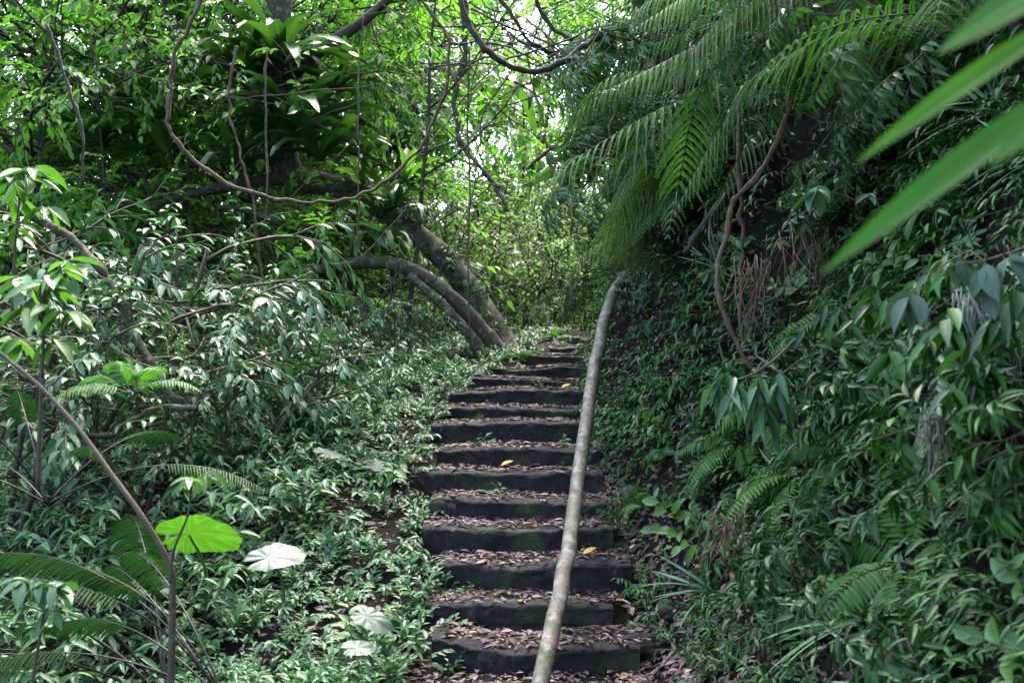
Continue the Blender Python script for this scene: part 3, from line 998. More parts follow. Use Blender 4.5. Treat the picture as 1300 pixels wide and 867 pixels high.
# matted creepers that cover the bank and the ground between plants
def sprays(n, region, leafL, ratio, matname, name, label, seed, tpl=OVATE, nl=7, sl=.16, down=.5, ok=None, thr=-.28, hang=.35):
    r = np.random.RandomState(seed)
    x0, x1, y0, y1 = region
    x, y = r.uniform(x0, x1, n * 6), r.uniform(y0, y1, n * 6)
    if ok is not None:
        k = ok(x, y)
        x, y = x[k], y[k]
    nb = gn(x, y)
    # steep ground carries more
    w = np.clip(1 / np.clip(nb[:, 2], .15, 1), 1, 5)
    k = r.rand(len(x)) < w / w.max()
    x, y, nb = x[k][:n], y[k][:n], nb[k][:n]
    n = len(x)
    cl = fbm(x * 3.1, y * 3.1, gz(x, y) * 2.6 + seed, 3)
    k = cl > thr
    x, y, nb = x[k], y[k], nb[k]
    n = len(x)
    p = np.stack([x, y, gz(x, y)], 1)
    k2 = np.min(np.linalg.norm(p[:, None] - RAILP[None, ::4], axis=2), 1) > .26
    # keep the line of the pole clear on the side it is walked past
    p, nb, x, y, n = p[k2], nb[k2], x[k2], y[k2], int(k2.sum())
    cl = np.where(k, cl, cl)[k][k2]
    k = np.ones(n, bool)
    d = nrm(nb * .9 + r.normal(0, .45, (n, 3)) + np.array([0, 0, .25]))
    S = sl * r.uniform(.5, 1.4, n)
    O, T, N, LL, RR = [], [], [], [], []
    for q in range(nl):
        t = (q + .6) / nl
        o = p + d * (S * t)[:, None] + np.array([0, 0, -1.0]) * (down * S * t * t)[:, None]
        dd = nrm(d + np.array([0, 0, -2 * down * t]))
        sv = nrm(np.cross(dd, np.array([0, 0, 1.0]))) * (1 if q % 2 else -1)
        O.append(o); T.append(dd * (.5 + .7 * t) + sv * (1.1 - .7 * t) + r.normal(0, .2, (n, 3)) + np.array([0, 0, -hang]))
        N.append(np.array([0, 0, 1.0]) + nb * .4 + r.normal(0, .3, (n, 3)))
        LL.append(leafL * r.uniform(.6, 1.25, n)); RR.append(np.clip(r.rand(n) * .5 + .25 + .5 * cl[k], 0, 1))
    b = MB()
    LL = np.concatenate(LL)
    scatter(b, tpl, np.concatenate(O), np.concatenate(T), np.concatenate(N), LL, LL * ratio, np.concatenate(RR))
    o = ob(name, b.mesh(name, M[matname]))
    tag(o, label, None, kind='stuff')


def bank_ok(x, y):
    return x > xb_at(y) + .12 + .32 * smooth((7.0 - y) / 1.6)


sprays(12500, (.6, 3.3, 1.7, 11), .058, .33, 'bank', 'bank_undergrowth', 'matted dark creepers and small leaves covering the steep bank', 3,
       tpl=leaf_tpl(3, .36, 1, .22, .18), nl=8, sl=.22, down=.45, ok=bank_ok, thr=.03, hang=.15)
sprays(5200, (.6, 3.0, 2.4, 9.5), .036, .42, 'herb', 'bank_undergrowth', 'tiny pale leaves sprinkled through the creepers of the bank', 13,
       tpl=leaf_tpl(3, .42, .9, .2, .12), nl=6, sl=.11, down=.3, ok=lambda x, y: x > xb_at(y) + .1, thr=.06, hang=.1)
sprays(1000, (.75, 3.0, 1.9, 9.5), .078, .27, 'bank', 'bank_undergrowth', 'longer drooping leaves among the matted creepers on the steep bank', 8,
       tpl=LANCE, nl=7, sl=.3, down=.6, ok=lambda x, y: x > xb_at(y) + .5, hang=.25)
sprays(2500, (-7, .4, 3.6, 15), .052, .36, 'herb', 'ground_cover', 'thick ground cover of small pale leaves on the slope', 4,
       tpl=leaf_tpl(3, .4, .9, .2, .12), nl=7, sl=.2, down=.3, ok=lambda x, y: (x < xl_at(y) - .12) & ~((x > -2.0) & (y < 6.2) & (vnoise(x * 1.9, y * 1.9, 3) > .35)))

# ----------------------------------------------------------------------------
# shrubs on the slope
# ----------------------------------------------------------------------------
def put_tree(name, parts, loc, h, label, cat, group=None, names=('crown', 'trunk'), rot=None, tilt=(0, 0)):
    e = empty(name, loc)
    tag(e, label, cat, group)
    for nme, me in zip(names, parts):
        ob(nme, me, e)
    e.scale = (h, h, h)
    e.rotation_euler = (tilt[0], tilt[1], rng.random() * 6.28 if rot is None else rot)
    return e


shr = [shrub_parts(200 + s, M['shrub'], h=1.5, leafL=.09, ratio=.38, n=(0, 6, 5), nl=7, stems=5, droop=.4, tpl=BROAD, flat=.55) for s in range(3)]
brd = [shrub_parts(220 + s, M['canopy'], h=1.5, leafL=.10, ratio=.42, n=(0, 5, 4), nl=7, stems=4, tpl=OVATE, droop=.3) for s in range(2)]
brt = [shrub_parts(240 + s, M['bright'], h=1.5, leafL=.08, ratio=.42, n=(0, 6, 5), nl=7, stems=5, tpl=FAR, droop=.3) for s in range(2)]

shrub_list = [  # px, D, scale, label
    (110, 7.6, 1.45, 'broad shrub of narrow silvery leaves above the fern clump'),
    (225, 8.3, 1.1, 'dense shrub of drooping bluish leaves under the hanging vine loop'),
    (320, 8.6, .66, 'tall shrub with narrow drooping leaves in front of the mossy limb'),
    (395, 7.5, .55, 'rounded shrub of soft drooping leaves halfway down the slope'),
    (300, 6.8, .85, 'small leafy shrub rising from the tall pale herbs'),
    (455, 9.0, .5, 'open shrub with thin stems below the leaning trunks'),
    (20, 6.6, 1.3, 'shrub of dull green leaves beside the black fern stalks'),
    (525, 9.6, .4, 'slender shrub just before the foot of the leaning tree'),
    (180, 6.4, .8, 'low shrub of bluish leaves behind the bright taro leaf'),
]
for px, D, s, lb in shrub_list:
    x = (px - 650) * D / F
    put_tree('understory_shrub', shr[rng.randrange(3)], (x, D, float(gz(x, D))), s, lb, 'shrub', 'shrubs on the slope', ('foliage', 'stem'))
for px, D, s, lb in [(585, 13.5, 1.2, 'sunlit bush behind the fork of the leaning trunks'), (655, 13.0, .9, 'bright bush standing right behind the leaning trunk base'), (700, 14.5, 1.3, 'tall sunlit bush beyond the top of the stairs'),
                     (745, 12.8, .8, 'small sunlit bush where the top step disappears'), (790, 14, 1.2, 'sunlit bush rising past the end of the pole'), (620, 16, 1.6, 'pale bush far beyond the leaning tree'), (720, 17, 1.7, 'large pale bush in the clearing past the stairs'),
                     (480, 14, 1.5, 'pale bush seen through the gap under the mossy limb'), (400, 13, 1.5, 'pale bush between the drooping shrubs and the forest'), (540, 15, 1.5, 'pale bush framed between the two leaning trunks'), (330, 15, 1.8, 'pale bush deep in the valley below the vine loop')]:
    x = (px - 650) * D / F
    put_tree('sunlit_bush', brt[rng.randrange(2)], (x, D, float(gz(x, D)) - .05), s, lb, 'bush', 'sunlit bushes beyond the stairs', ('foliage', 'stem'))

# ----------------------------------------------------------------------------
# trees
# ----------------------------------------------------------------------------
can = [tree_parts(300 + s, M['canopy'], M['darkbark'], h=6.0, r=.06, crown0=.22, leafL=.12, ratio=.45, n=(17, 8, 5), nl=7, blen=.37, flat=.55) for s in range(3)]
drk = [tree_parts(320 + s, M['dark'], M['darkbark'], h=6.0, r=.08, crown0=.3, leafL=.10, ratio=.36, n=(12, 7, 4), nl=7, blen=.38, tpl=LANCE) for s in range(2)]
fr = [tree_parts(340 + s, M['far'], M['darkbark'], h=8.0, r=.10, crown0=.2, leafL=.19, ratio=.45, n=(14, 7, 4), nl=7, blen=.36, tpl=FAR) for s in range(3)]

for px, D, s, lb in [
    (50, 10.8, .95, 'thin tree with bright yellow green crown at the edge of the clearing'),
    (165, 11.4, 1.0, 'thin tree with lit crown beside the upright end of the vine loop'),
    (290, 12.0, 1.05, 'leafy tree whose bright crown hangs over the nest fern'),
    (430, 16.0, 1.25, 'leafy tree with bright sprays over the leaning trunk'),
    (500, 17.2, 1.15, 'leafy tree with thin trunk behind the tangled vines'),
    (-70, 11.2, 1.1, 'bright leafy tree filling the corner under the open sky'),
    (655, 19.0, 1.15, 'leafy tree in the clearing far beyond the top step'),
    (215, 14.5, 1.25, 'tall leafy tree behind the dark epiphyte laden limb'),
    (20, 16.5, 1.3, 'tall leafy tree deep behind the corner crown'),
    (290, 18.0, 1.4, 'tall leafy tree on the far side of the epiphyte limb'),
    (470, 17.5, 1.3, 'tall leafy tree on the far side of the lime ferns'),
    (90, 14.0, 1.2, 'tall leafy tree far behind the silvery shrubs'),
    (370, 16.0, 1.3, 'tall leafy tree deep behind the nest fern'),
]:
    x = (px - 650) * D / F
    put_tree('leafy_tree', can[rng.randrange(3)], (x, D, float(gz(x, D))), s, lb, 'tree', 'leafy trees over the slope')
for px, D, s, lb in [
    (60, 11.8, .68, 'dark leafy tree behind the silvery shrubs'),
    (200, 12.2, .72, 'dark low tree behind the turn of the vine loop'),
    (330, 12.4, .72, 'dark low tree behind the large nest fern'),
    (830, 10.5, .95, 'dark tree rooted on the bank above the end of the pole'),
    (1080, 7.4, .9, 'dark tree high on the bank behind the tree fern'),
    (1280, 5.4, .8, 'dark tree high on the bank above the blurred leaves'),
    (1500, 3.6, .75, 'dark tree with low drooping leaves over the dark hollow of the bank'),
    (1000, 10, 1.2, 'tall dark tree on top of the bank'),
    (2650, 1.7, .8, 'unseen dark tree added to shade the bank at the lower end of the path'),  # this and the next two are out of view, added to shade the bank
    (1820, 2.8, .85, 'unseen dark tree added to shade the bank over the mossy streamers'),
    (1430, 4.3, .85, 'unseen dark tree added to shade the bank above the shaded tree fern'),
]:
    x = (px - 650) * D / F
    put_tree('shade_tree', drk[rng.randrange(2)], (x, D, float(gz(x, D)) - .1), s, lb, 'tree', 'dark trees in the shade')
for x, y, s, lb in [(-2.6, -3.2, 1.15, 'unseen dark tree beside the path below the stairs, added for its shade'), (.8, -4.6, 1.2, 'unseen dark tree over the lower path, added for its shade'), (3.4, -2.2, 1.0, 'unseen dark tree on the low end of the bank, added for its shade'), (-5.2, -.6, 1.1, 'unseen dark tree opposite the low end of the bank, added for its shade')]:  # unseen trees behind the camera, added to block sky light
    put_tree('shade_tree', drk[rng.randrange(2)], (x, y, float(gz(x, y)) - .1), s, lb, 'tree', 'dark trees in the shade')
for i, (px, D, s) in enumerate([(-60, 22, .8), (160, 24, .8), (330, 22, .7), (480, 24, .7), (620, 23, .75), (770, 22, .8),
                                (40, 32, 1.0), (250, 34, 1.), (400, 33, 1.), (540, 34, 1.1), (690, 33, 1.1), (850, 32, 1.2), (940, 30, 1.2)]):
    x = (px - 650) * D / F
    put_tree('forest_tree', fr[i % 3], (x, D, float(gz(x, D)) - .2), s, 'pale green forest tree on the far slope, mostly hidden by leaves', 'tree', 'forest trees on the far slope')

slim = [tree_parts(360 + s, M['canopy'], M['darkbark'], h=4.2, r=.028, crown0=.35, leafL=.085, ratio=.5, n=(9, 5, 3), nl=7, blen=.36, flat=.45, droop=.25) for s in range(2)]
for px, D, s, lb in [(40, 9.9, 1.0, 'slim young tree with lit sprays before the shaded nest ferns'), (150, 10.2, 1.05, 'slim young tree with bright layered sprays by the vine loop'), (262, 10.4, .95, 'slim young tree with sparse bright leaves inside the vine loop'),
                     (520, 10.2, 1.1, 'slim young tree with hanging sprays over the mossy bend'), (-40, 9.4, 1.1, 'slim young tree leaning in from the side of the slope')]:
    x = (px - 650) * D / F
    put_tree('slim_tree', slim[rng.randrange(2)], (x, D, float(gz(x, D))), s, lb, 'tree', 'slim young trees on the slope')
r_ = np.random.RandomState(31)
nC = 5200
yy = r_.uniform(18.5, 34, nC)
xx = (r_.uniform(-120, 960, nC) - 650) * yy / F
hh = r_.beta(1.1, 1.6, nC) * (1.4 + 5.4 * np.clip(fbm(xx * .35, yy * .35, 2.0, 3) + .45, 0, 1))
hh = hh * np.where((xx * F / yy + 650 > 560) & (xx * F / yy + 650 < 860), .62, 1)
cc = np.stack([xx, yy, gz(xx, yy) + hh], 1)
nl_ = 13
OO = np.repeat(cc, nl_, 0) + r_.normal(0, .30, (nC * nl_, 3)) * np.array([1, 1, .6])
tn = np.repeat(r_.rand(nC), nl_) * .6 + r_.rand(nC * nl_) * .4
TT = r_.normal(0, 1, (nC * nl_, 3)) * np.array([1, 1, .35]) + np.array([0, 0, -.4])
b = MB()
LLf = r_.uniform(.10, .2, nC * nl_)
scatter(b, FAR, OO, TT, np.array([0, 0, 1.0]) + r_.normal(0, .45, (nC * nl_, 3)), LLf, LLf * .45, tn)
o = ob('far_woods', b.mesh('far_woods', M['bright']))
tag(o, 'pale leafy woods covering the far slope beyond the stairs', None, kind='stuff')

# ----------------------------------------------------------------------------
# the leaning tree
# ----------------------------------------------------------------------------
lt = empty('leaning_tree', tuple(W(640, 452, 10.2)))
tag(lt, 'old leaning tree with lichened trunk and mossy limbs bending over the slope', 'tree')
org = np.array(lt.location)


def limb(pts, rads, name, mat='trunk', sides=16, bump=.14, n=8, parent=None, seed=0.0):
    P = spline([W(*p) for p in pts], n)
    rr = np.interp(np.linspace(0, len(rads) - 1, len(P)), np.arange(len(rads)), rads)
    b = MB()
    par = lt if parent is None else parent
    tube(b, P - org, rr, sides, bump=bump, seed=seed)
    return ob(name, b.mesh(name, M[mat]), par)


tr = limb([(668, 500, 10.1), (640, 446, 10.2), (612, 396, 10.35), (575, 342, 10.5), (535, 303, 10.6), (495, 272, 10.7), (455, 246, 10.7), (410, 232, 10.6), (370, 222, 10.5), (352, 170, 10.5), (346, 90, 10.5), (356, 0, 10.6), (362, -90, 10.7)],
          [.25, .175, .14, .125, .12, .115, .115, .12, .15, .17, .15, .13, .11], 'trunk', bump=.32, sides=32, n=16)
limb([(648, 470, 9.95), (622, 432, 9.95), (590, 394, 9.95), (556, 362, 9.95), (518, 342, 9.95), (480, 332, 9.95), (440, 336, 9.9), (395, 342, 9.8), (350, 330, 9.7)],
     [.11, .08, .07, .066, .065, .08, .055, .042, .025], 'limb', seed=4, bump=.28, sides=24, n=14)
limb([(622, 468, 9.85), (600, 430, 9.85), (573, 400, 9.85), (545, 372, 9.85), (520, 350, 9.9)], [.075, .058, .05, .045, .04], 'limb', seed=8)
limb([(440, 300, 10.4), (400, 296, 10.2), (360, 284, 10.0), (315, 268, 9.9), (280, 262, 9.8)], [.075, .065, .05, .035, .02], 'limb', 'darkbark', seed=12)
limb([(365, 225, 10.5), (300, 236, 10.3), (250, 245, 10.2), (190, 262, 10.1)], [.075, .06, .045, .03], 'limb', 'darkbark', seed=15)
limb([(350, 150, 10.5), (300, 90, 10.4), (240, 70, 10.3), (180, 50, 10.2)], [.09, .075, .05, .03], 'limb', 'darkbark', seed=17)
limb([(352, 110, 10.5), (400, 70, 10.4), (470, 20, 10.4), (520, -30, 10.4)], [.09, .07, .05, .04], 'limb', 'darkbark', seed=19)
# crown of the leaning tree, above the frame
rngc = random.Random(77)
acc, bcrown = Acc(), MB()
for (px, py, D) in [(180, 50, 10.2), (240, 70, 10.3), (470, 20, 10.4), (520, -30, 10.4), (190, 262, 10.1), (350, 330, 9.7)]:
    c = W(px, py, D)
    btw = MB()
    tubes, tips = [], []
    for q in range(4):
        grow(rngc, c, np.array([rngc.gauss(0, 1), rngc.gauss(0, 1), rngc.gauss(.1, .5)]), .9, .012, 0, dict(n=(6, 4), t0=(.2, .2), ang=(.8, .8), ratio=(.5, .6), trop=(0, -.04, -.1), wob=.15), tubes, tips)
    for P, r, l in tubes:
        tube(btw, P - org, r, 3)
    ob('twig', btw.mesh('twig', M['darkbark']), lt)
    for P in tips:
        twig_leaves(acc, P - org, 7, .095, .42, rngc, .3, 1.0)
acc.flush(bcrown, OVATE)
ob('crown', bcrown.mesh('crown', M['canopy']), lt)

tp = spline([W(*p) for p in [(640, 446, 10.2), (612, 396, 10.35), (575, 342, 10.5), (535, 303, 10.6), (495, 272, 10.7), (455, 246, 10.7)]], 8)
rtk = random.Random(41)
for q in range(20):
    c = tp[rtk.randrange(3, len(tp))] + np.array([rtk.gauss(0, .05), -.10, rtk.uniform(.02, .10)])
    o = ob('trunk_creeper', (bank_protos + sprig_protos)[rtk.randrange(9)], loc=c)
    sc_ = rtk.uniform(.7, 1.3)
    o.scale = (sc_, sc_, sc_)
    o.rotation_euler = (rtk.uniform(.4, 1.1), rtk.gauss(0, .3), rtk.gauss(0, .6))
    tag(o, 'small leafy creeper clinging to the leaning trunk', 'creeper', 'creepers on the leaning trunk')
for x1, y1, D1 in [(600, 478, 9.9), (690, 470, 10.0), (655, 490, 9.7), (630, 488, 9.6)]:
    limb([(645, 448, 10.1), ((645 + x1) / 2, (452 + y1) / 2 - 4, (10.1 + D1) / 2), (x1, y1, D1)], [.11, .08, .04], 'root', seed=x1)
# epiphytes
nestm = [strap_frond(s, .85, .10, 1.15 - .12 * s, -.1 - .2 * s) for s in range(5)]
drop = [strap_frond(20 + s, .6, .08, .3, -1.45 - .02 * s) for s in range(3)]
limef = [strap_frond(30 + s, .55, .10, 1.3 - .1 * s, .7 - .2 * s, 'lime') for s in range(3)]
rosette('nest_fern', tuple(W(372, 175, 10.0)), nestm, 34, 'large dark nest fern with arching strap fronds on the upright limb', 'fern', scale=1.35, seed=1)
rosette('nest_fern', tuple(W(355, 90, 10.1)), nestm, 26, 'dark nest fern high on the upright limb above the larger one', 'fern', scale=1.2, seed=2)
rosette('nest_fern', tuple(W(462, 235, 10.45)), limef, 9, 'bright backlit nest fern with upright fronds on the mossy bend', 'fern', scale=1.0, seed=3)
rosette('nest_fern', tuple(W(512, 232, 10.5)), limef, 6, 'smaller backlit fern with lime fronds beside the bright nest fern', 'fern', scale=.9, seed=13, tilt=(0, .5))
for (px, py, D, nf, sc_, sd, lb) in [(405, 205, 9.9, 22, 1.0, 31, 'dark nest fern low on the level limb under the large one'), (300, 215, 10.0, 20, 1.0, 32, 'dark nest fern at the far end of the level limb'), (310, 100, 10.2, 20, 1.0, 33, 'dark nest fern on the branch behind the vine loop'),
                                 (430, 120, 10.3, 20, .95, 34, 'dark nest fern perched between the two upper branches'), (250, 130, 10.6, 18, 1.0, 35, 'dark nest fern half hidden inside the vine loop'), (170, 130, 10.8, 18, 1.0, 36, 'dark nest fern hidden behind the layered sprays')]:
    rosette('nest_fern', tuple(W(px, py, D)), nestm, nf, lb, 'fern', scale=sc_, seed=sd)
rosette('strap_fern', tuple(W(500, 265, 10.4)), nestm, 16, 'dark strap fern on top of the leaning trunk', 'fern', scale=.85, seed=4)
rosette('strap_fern', tuple(W(475, 300, 10.2)), drop, 14, 'grey drooping strap fern under the mossy bend', 'fern', scale=1.0, seed=5)
rosette('strap_fern', tuple(W(425, 290, 10.2)), drop, 12, 'grey drooping strap fern on the lower limb', 'fern', scale=.9, seed=6)
rosette('strap_fern', tuple(W(648, 110, 11.5)), drop, 12, 'bluish strap fern trailing from the tangle above the stairs', 'fern', scale=1.35, seed=7)
rosette('strap_fern', tuple(W(725, 215, 9.5)), drop, 9, 'bluish strap fern hanging beyond the tree fern fronds', 'fern', scale=1.1, seed=8)
rosette('nest_fern', tuple(W(130, 190, 10.4)), nestm, 16, 'shaded nest fern behind the bright sprays of the thin trees', 'fern', scale=1.0, seed=9)
rosette('nest_fern', tuple(W(215, 200, 10.2)), nestm, 14, 'shaded nest fern beside the turn of the vine loop', 'fern', scale=.95, seed=10)

# ----------------------------------------------------------------------------
# lianas
# ----------------------------------------------------------------------------
def liana(pts, r0, r1, label, mat='liana', name='liana', group=None, n=10, wob=.0, sides=9, cat='vine'):
    P = spline([W(*p) for p in pts], n)
    k = np.arange(len(P))
    if wob:
        for a in range(3):
            P[:, a] += wob * vnoise(k * .45 + a * 9.1 + pts[0][0], pts[0][1] * .1 + a)
    o0 = P[0].copy()
    b = MB()
    tube(b, P - o0, np.linspace(r0, r1, len(P)) * (1 + .28 * vnoise(k * .45, pts[0][0]) + .12 * vnoise(k * 1.3, pts[0][1])), sides, bump=.22)
    o = ob(name, b.mesh(name, M[mat]), loc=o0)
    tag(o, label, cat, group)
    return o


liana([(268, -60, 6.60), (250, 10, 6.60), (222, 70, 6.60), (216, 130, 6.60), (218, 172, 6.60), (262, 215, 6.65), (320, 246, 6.70), (390, 257, 6.80), (440, 253, 6.90), (492, 230, 7.00), (540, 175, 7.10), (566, 110, 7.10), (569, 50, 7.10), (548, 20, 7.10), (505, -40, 7.00)], .0145, .011,
      'long brown vine hanging in one deep loop before the nest ferns', wob=.012)
liana([(570, -60, 6.4), (590, 20, 6.4), (616, 62, 6.4), (655, 88, 6.5), (700, 86, 6.6), (742, 58, 6.7), (790, 35, 6.8), (840, 25, 6.9), (880, 0, 7.0), (900, -50, 7)], .021, .018, 'thick dark vine sagging in a shallow loop over the stairs', 'darkbark', wob=.01)
liana([(600, -60, 7.4), (640, 5, 7.4), (668, 48, 7.4), (705, 65, 7.5), (760, 66, 7.5), (810, 58, 7.6), (860, 72, 7.7), (920, 60, 7.8)], .014, .010, 'thinner dark vine arched above the sagging loop', 'darkbark', wob=.012)
liana([(660, -40, 8), (700, 35, 8), (740, 52, 8), (790, 50, 8), (850, 55, 8), (890, 82, 8), (905, 130, 8)], .017, .013, 'dark branch lying across the top of the vine tangle', 'darkbark', wob=.012)
liana([(560, 60, 8.5), (600, 55, 8.3), (650, 60, 8.1), (700, 95, 8), (745, 120, 7.9), (800, 128, 7.8)], .012, .006, 'thin dark runner crossing behind the sagging vine loop', 'darkbark', wob=.02)
liana([(588, -30, 10.4), (590, 60, 10.4), (578, 130, 10.4), (588, 185, 10.3), (612, 215, 10.2), (632, 240, 10.1), (645, 268, 10)], .036, .02, 'lichen grey branch kinking down towards the stairs', 'trunk', wob=.02)
liana([(1020, 30, 4.9), (1010, 80, 4.9), (1003, 130, 4.88), (984, 185, 4.85), (958, 228, 4.8), (930, 258, 4.78), (922, 300, 4.75), (911, 340, 4.72), (915, 385, 4.7), (932, 430, 4.7), (955, 470, 4.7), (972, 502, 4.75)], .0155, .011,
      'reddish brown vine bending down across the dark bank', 'redliana', wob=.003)
liana([(936, 130, 5.3), (938, 200, 5.3), (940, 260, 5.3), (942, 320, 5.3), (940, 380, 5.3), (944, 450, 5.3)], .014, .011, 'thin straight vine hanging behind the red one', 'liana', wob=.012)
liana([(840, 175, 6.2), (880, 200, 6.1), (930, 214, 6.0), (985, 212, 5.9), (1040, 208, 5.8)], .026, .018, 'pale dead branch lying level across the red vine', 'liana', name='dead_branch', cat='branch', wob=.012)
liana([(920, 130, 6.2), (960, 158, 6.1), (1000, 178, 6.0), (1055, 192, 5.8), (1100, 210, 5.6)], .018, .012, 'pale dead branch slanting above the level one', 'liana', name='dead_branch', cat='branch', wob=.012)
liana([(735, 183, 6.6), (800, 202, 6.5), (860, 222, 6.4), (930, 238, 6.3), (1000, 248, 6.2)], .007, .006, 'long thin dark stalk crossing under the fern fronds', 'rachis', wob=.008, sides=6)
liana([(945, 225, 5.7), (905, 268, 5.7), (880, 305, 5.7), (870, 322, 5.7)], .022, .016, 'short dark branch stub below the level dead branch', 'darkbark', name='dead_branch', cat='branch', wob=.008)
liana([(670, 215, 9.2), (700, 190, 9), (740, 182, 8.8), (790, 178, 8.6)], .018, .012, 'bent grey branch behind the hanging fern fronds', 'liana', name='dead_branch', cat='branch', wob=.01)
liana([(460, 20, 7.2), (456, 100, 7.2), (455, 180, 7.2), (456, 260, 7.2), (453, 312, 7.2)], .007, .006, 'pale thread-like vine hanging straight before the lime fern', 'liana', wob=.01, sides=6)
liana([(596, 60, 9), (594, 140, 9), (597, 240, 9), (594, 330, 9), (596, 430, 9)], .011, .009, 'straight brown hanging vine in front of the leaning trunk', 'liana', wob=.008, sides=6)
liana([(338, 60, 8.3), (337, 130, 8.3), (340, 210, 8.3), (338, 280, 8.3)], .011, .008, 'straight grey vine hanging across the big nest fern', 'liana', wob=.012, sides=6)
liana([(300, 60, 8.1), (290, 130, 8.1), (304, 190, 8.1), (318, 240, 8.1), (328, 310, 8.1), (340, 390, 8.1)], .012, .010, 'slanting grey vine running down to the drooping shrubs', 'liana', wob=.015, sides=6)
liana([(60, 30, 7.5), (90, 120, 7.5), (105, 170, 7.5), (102, 240, 7.5)], .014, .010, 'dark thin stem rising among the lit sprays', 'darkbark', wob=.01, sides=6)
liana([(0, 255, 6.5), (40, 275, 6.5), (85, 298, 6.5), (125, 340, 6.4), (150, 380, 6.4), (180, 440, 6.3), (215, 500, 6.2), (240, 520, 6.2)], .032, .026, 'mossy crooked branch slanting down among the shrubs', 'trunk', name='fallen_branch', cat='branch', wob=.015)
liana([(80, 548, 6), (140, 552, 6), (190, 520, 6), (250, 520, 6)], .02, .015, 'mossy branch lying level above the black fern stalks', 'trunk', name='fallen_branch', cat='branch', wob=.015)
liana([(400, 836, 4.75), (470, 836, 4.75), (548, 838, 4.72)], .008, .006, 'thin straight stick lying at the foot of the stairs', 'liana', name='fallen_branch', cat='branch', wob=.004, sides=6)
# the tangle of thin bare vines above the stairs
for i in range(64):
    r = random.Random(900 + i)
    dk = i % 2
    x0, y0 = (r.uniform(560, 930), r.uniform(-40, 100)) if dk else (r.uniform(470, 820), r.uniform(-30, 120))
    D0 = r.uniform(6.8, 10.5)
    pts = [(x0, y0, D0)]
    vx, vy = r.choice([-1, 1]) * r.uniform(10, 55), r.uniform(5, 50) * (.35 if dk else 1)
    for q in range(r.randrange(4, 7)):
        vx += r.gauss(0, 22); vy += r.gauss(-4, 18)
        x0 += vx; y0 += vy; D0 += r.gauss(0, .12)
        pts.append((x0, min(y0, 330), D0))
    liana(pts, r.uniform(.005, .012) if dk else r.uniform(.004, .009), .003, 'thin bare vine in the tangle above the stairs', 'darkbark' if dk else 'liana', group='thin bare vines tangled above the stairs', n=6, wob=.02, sides=5)
for i in range(16):
    r = random.Random(950 + i)
    x0, y0, D0 = r.uniform(780, 1080), r.uniform(60, 260), r.uniform(5.0, 6.6)
    pts = [(x0, y0, D0)]
    vx, vy = r.gauss(0, 25), r.uniform(10, 40)
    for q in range(5):
        vx += r.gauss(0, 12); x0 += vx; y0 += vy
        pts.append((x0, y0, D0))
    liana(pts, r.uniform(.003, .006), .002, 'thin dry tendril hanging over the dark bank', 'liana', group='dry tendrils on the bank', n=6, wob=.02, sides=5)
for i in range(18):                       # thin bare stems in the undergrowth
    r = random.Random(1200 + i)
    x0, y0, D0 = r.uniform(395, 520), r.uniform(450, 520), r.uniform(8.6, 10)
    s = r.gauss(.1, .35)
    L_ = r.uniform(80, 190)
    pts = [(x0 + s * L_ * t + r.gauss(0, 4), y0 - L_ * t, D0) for t in (0, .33, .66, 1)]
    liana(pts, .008, .005, 'thin bare stem standing in the thicket under the leaning tree', 'darkbark', name='bare_stem', group='bare stems under the leaning tree', cat='stem', n=5, wob=.015, sides=5)

# dry hanging roots
def roots(px, py, D, L_, w, n, label, mat='dryroot', seed=0, th=.003):
    r = random.Random(seed)
    c = W(px, py, D)
    b = MB()
    for i in range(n):
        P = wander((r.gauss(0, w), r.gauss(0, w * .5), r.uniform(-.05, .05)), (r.gauss(0, .2), r.gauss(-.1, .15), -1), L_ * r.uniform(.4, 1.1), 7, r, .16, -.05)
        tube(b, P, np.linspace(th, th * .4, 8), 3, rnd=r.random())
    o = ob('root_curtain', b.mesh('root_curtain', M[mat]), loc=c)
    tag(o, label, 'hanging roots')


roots(958, 335, 5.05, .4, .05, 36, 'brown curtain of dry roots hanging beside the red vine', seed=1)
roots(795, 400, 8.6, .5, .10, 70, 'rusty roots dangling at the bend of the pole', seed=2)
roots(860, 215, 6.4, .5, .12, 80, 'dry withered fronds hanging under the tree fern', seed=3)
roots(1020, 300, 4.9, .35, .10, 40, 'dull brown rootlets on the overhang of the bank', seed=4)
roots(1238, 385, 2.9, .33, .03, 90, 'pale mossy streamer hanging over the dark hollow', 'palemoss', seed=5, th=.0028)
roots(1185, 530, 2.95, .2, .02, 45, 'short pale mossy streamer below the longer one', 'palemoss', seed=6, th=.0026)
roots(920, 660, 4.3, .25, .05, 40, 'tuft of dry reddish stalks above the leafy talus', seed=7)
roots(825, 440, 8.0, .3, .12, 60, 'withered brown fern clump on the bank beside the pole', seed=8)

# ----------------------------------------------------------------------------
# tree ferns and ferns
# ----------------------------------------------------------------------------
tf = [frond_mesh(500 + s, L=2.1, npin=24, wid=.44, e0=.45 - .1 * s, e1=-1.0 - .12 * s, npl=34, pinw=.05, stipe=.1, hang=.5, rr=.007) for s in range(3)]


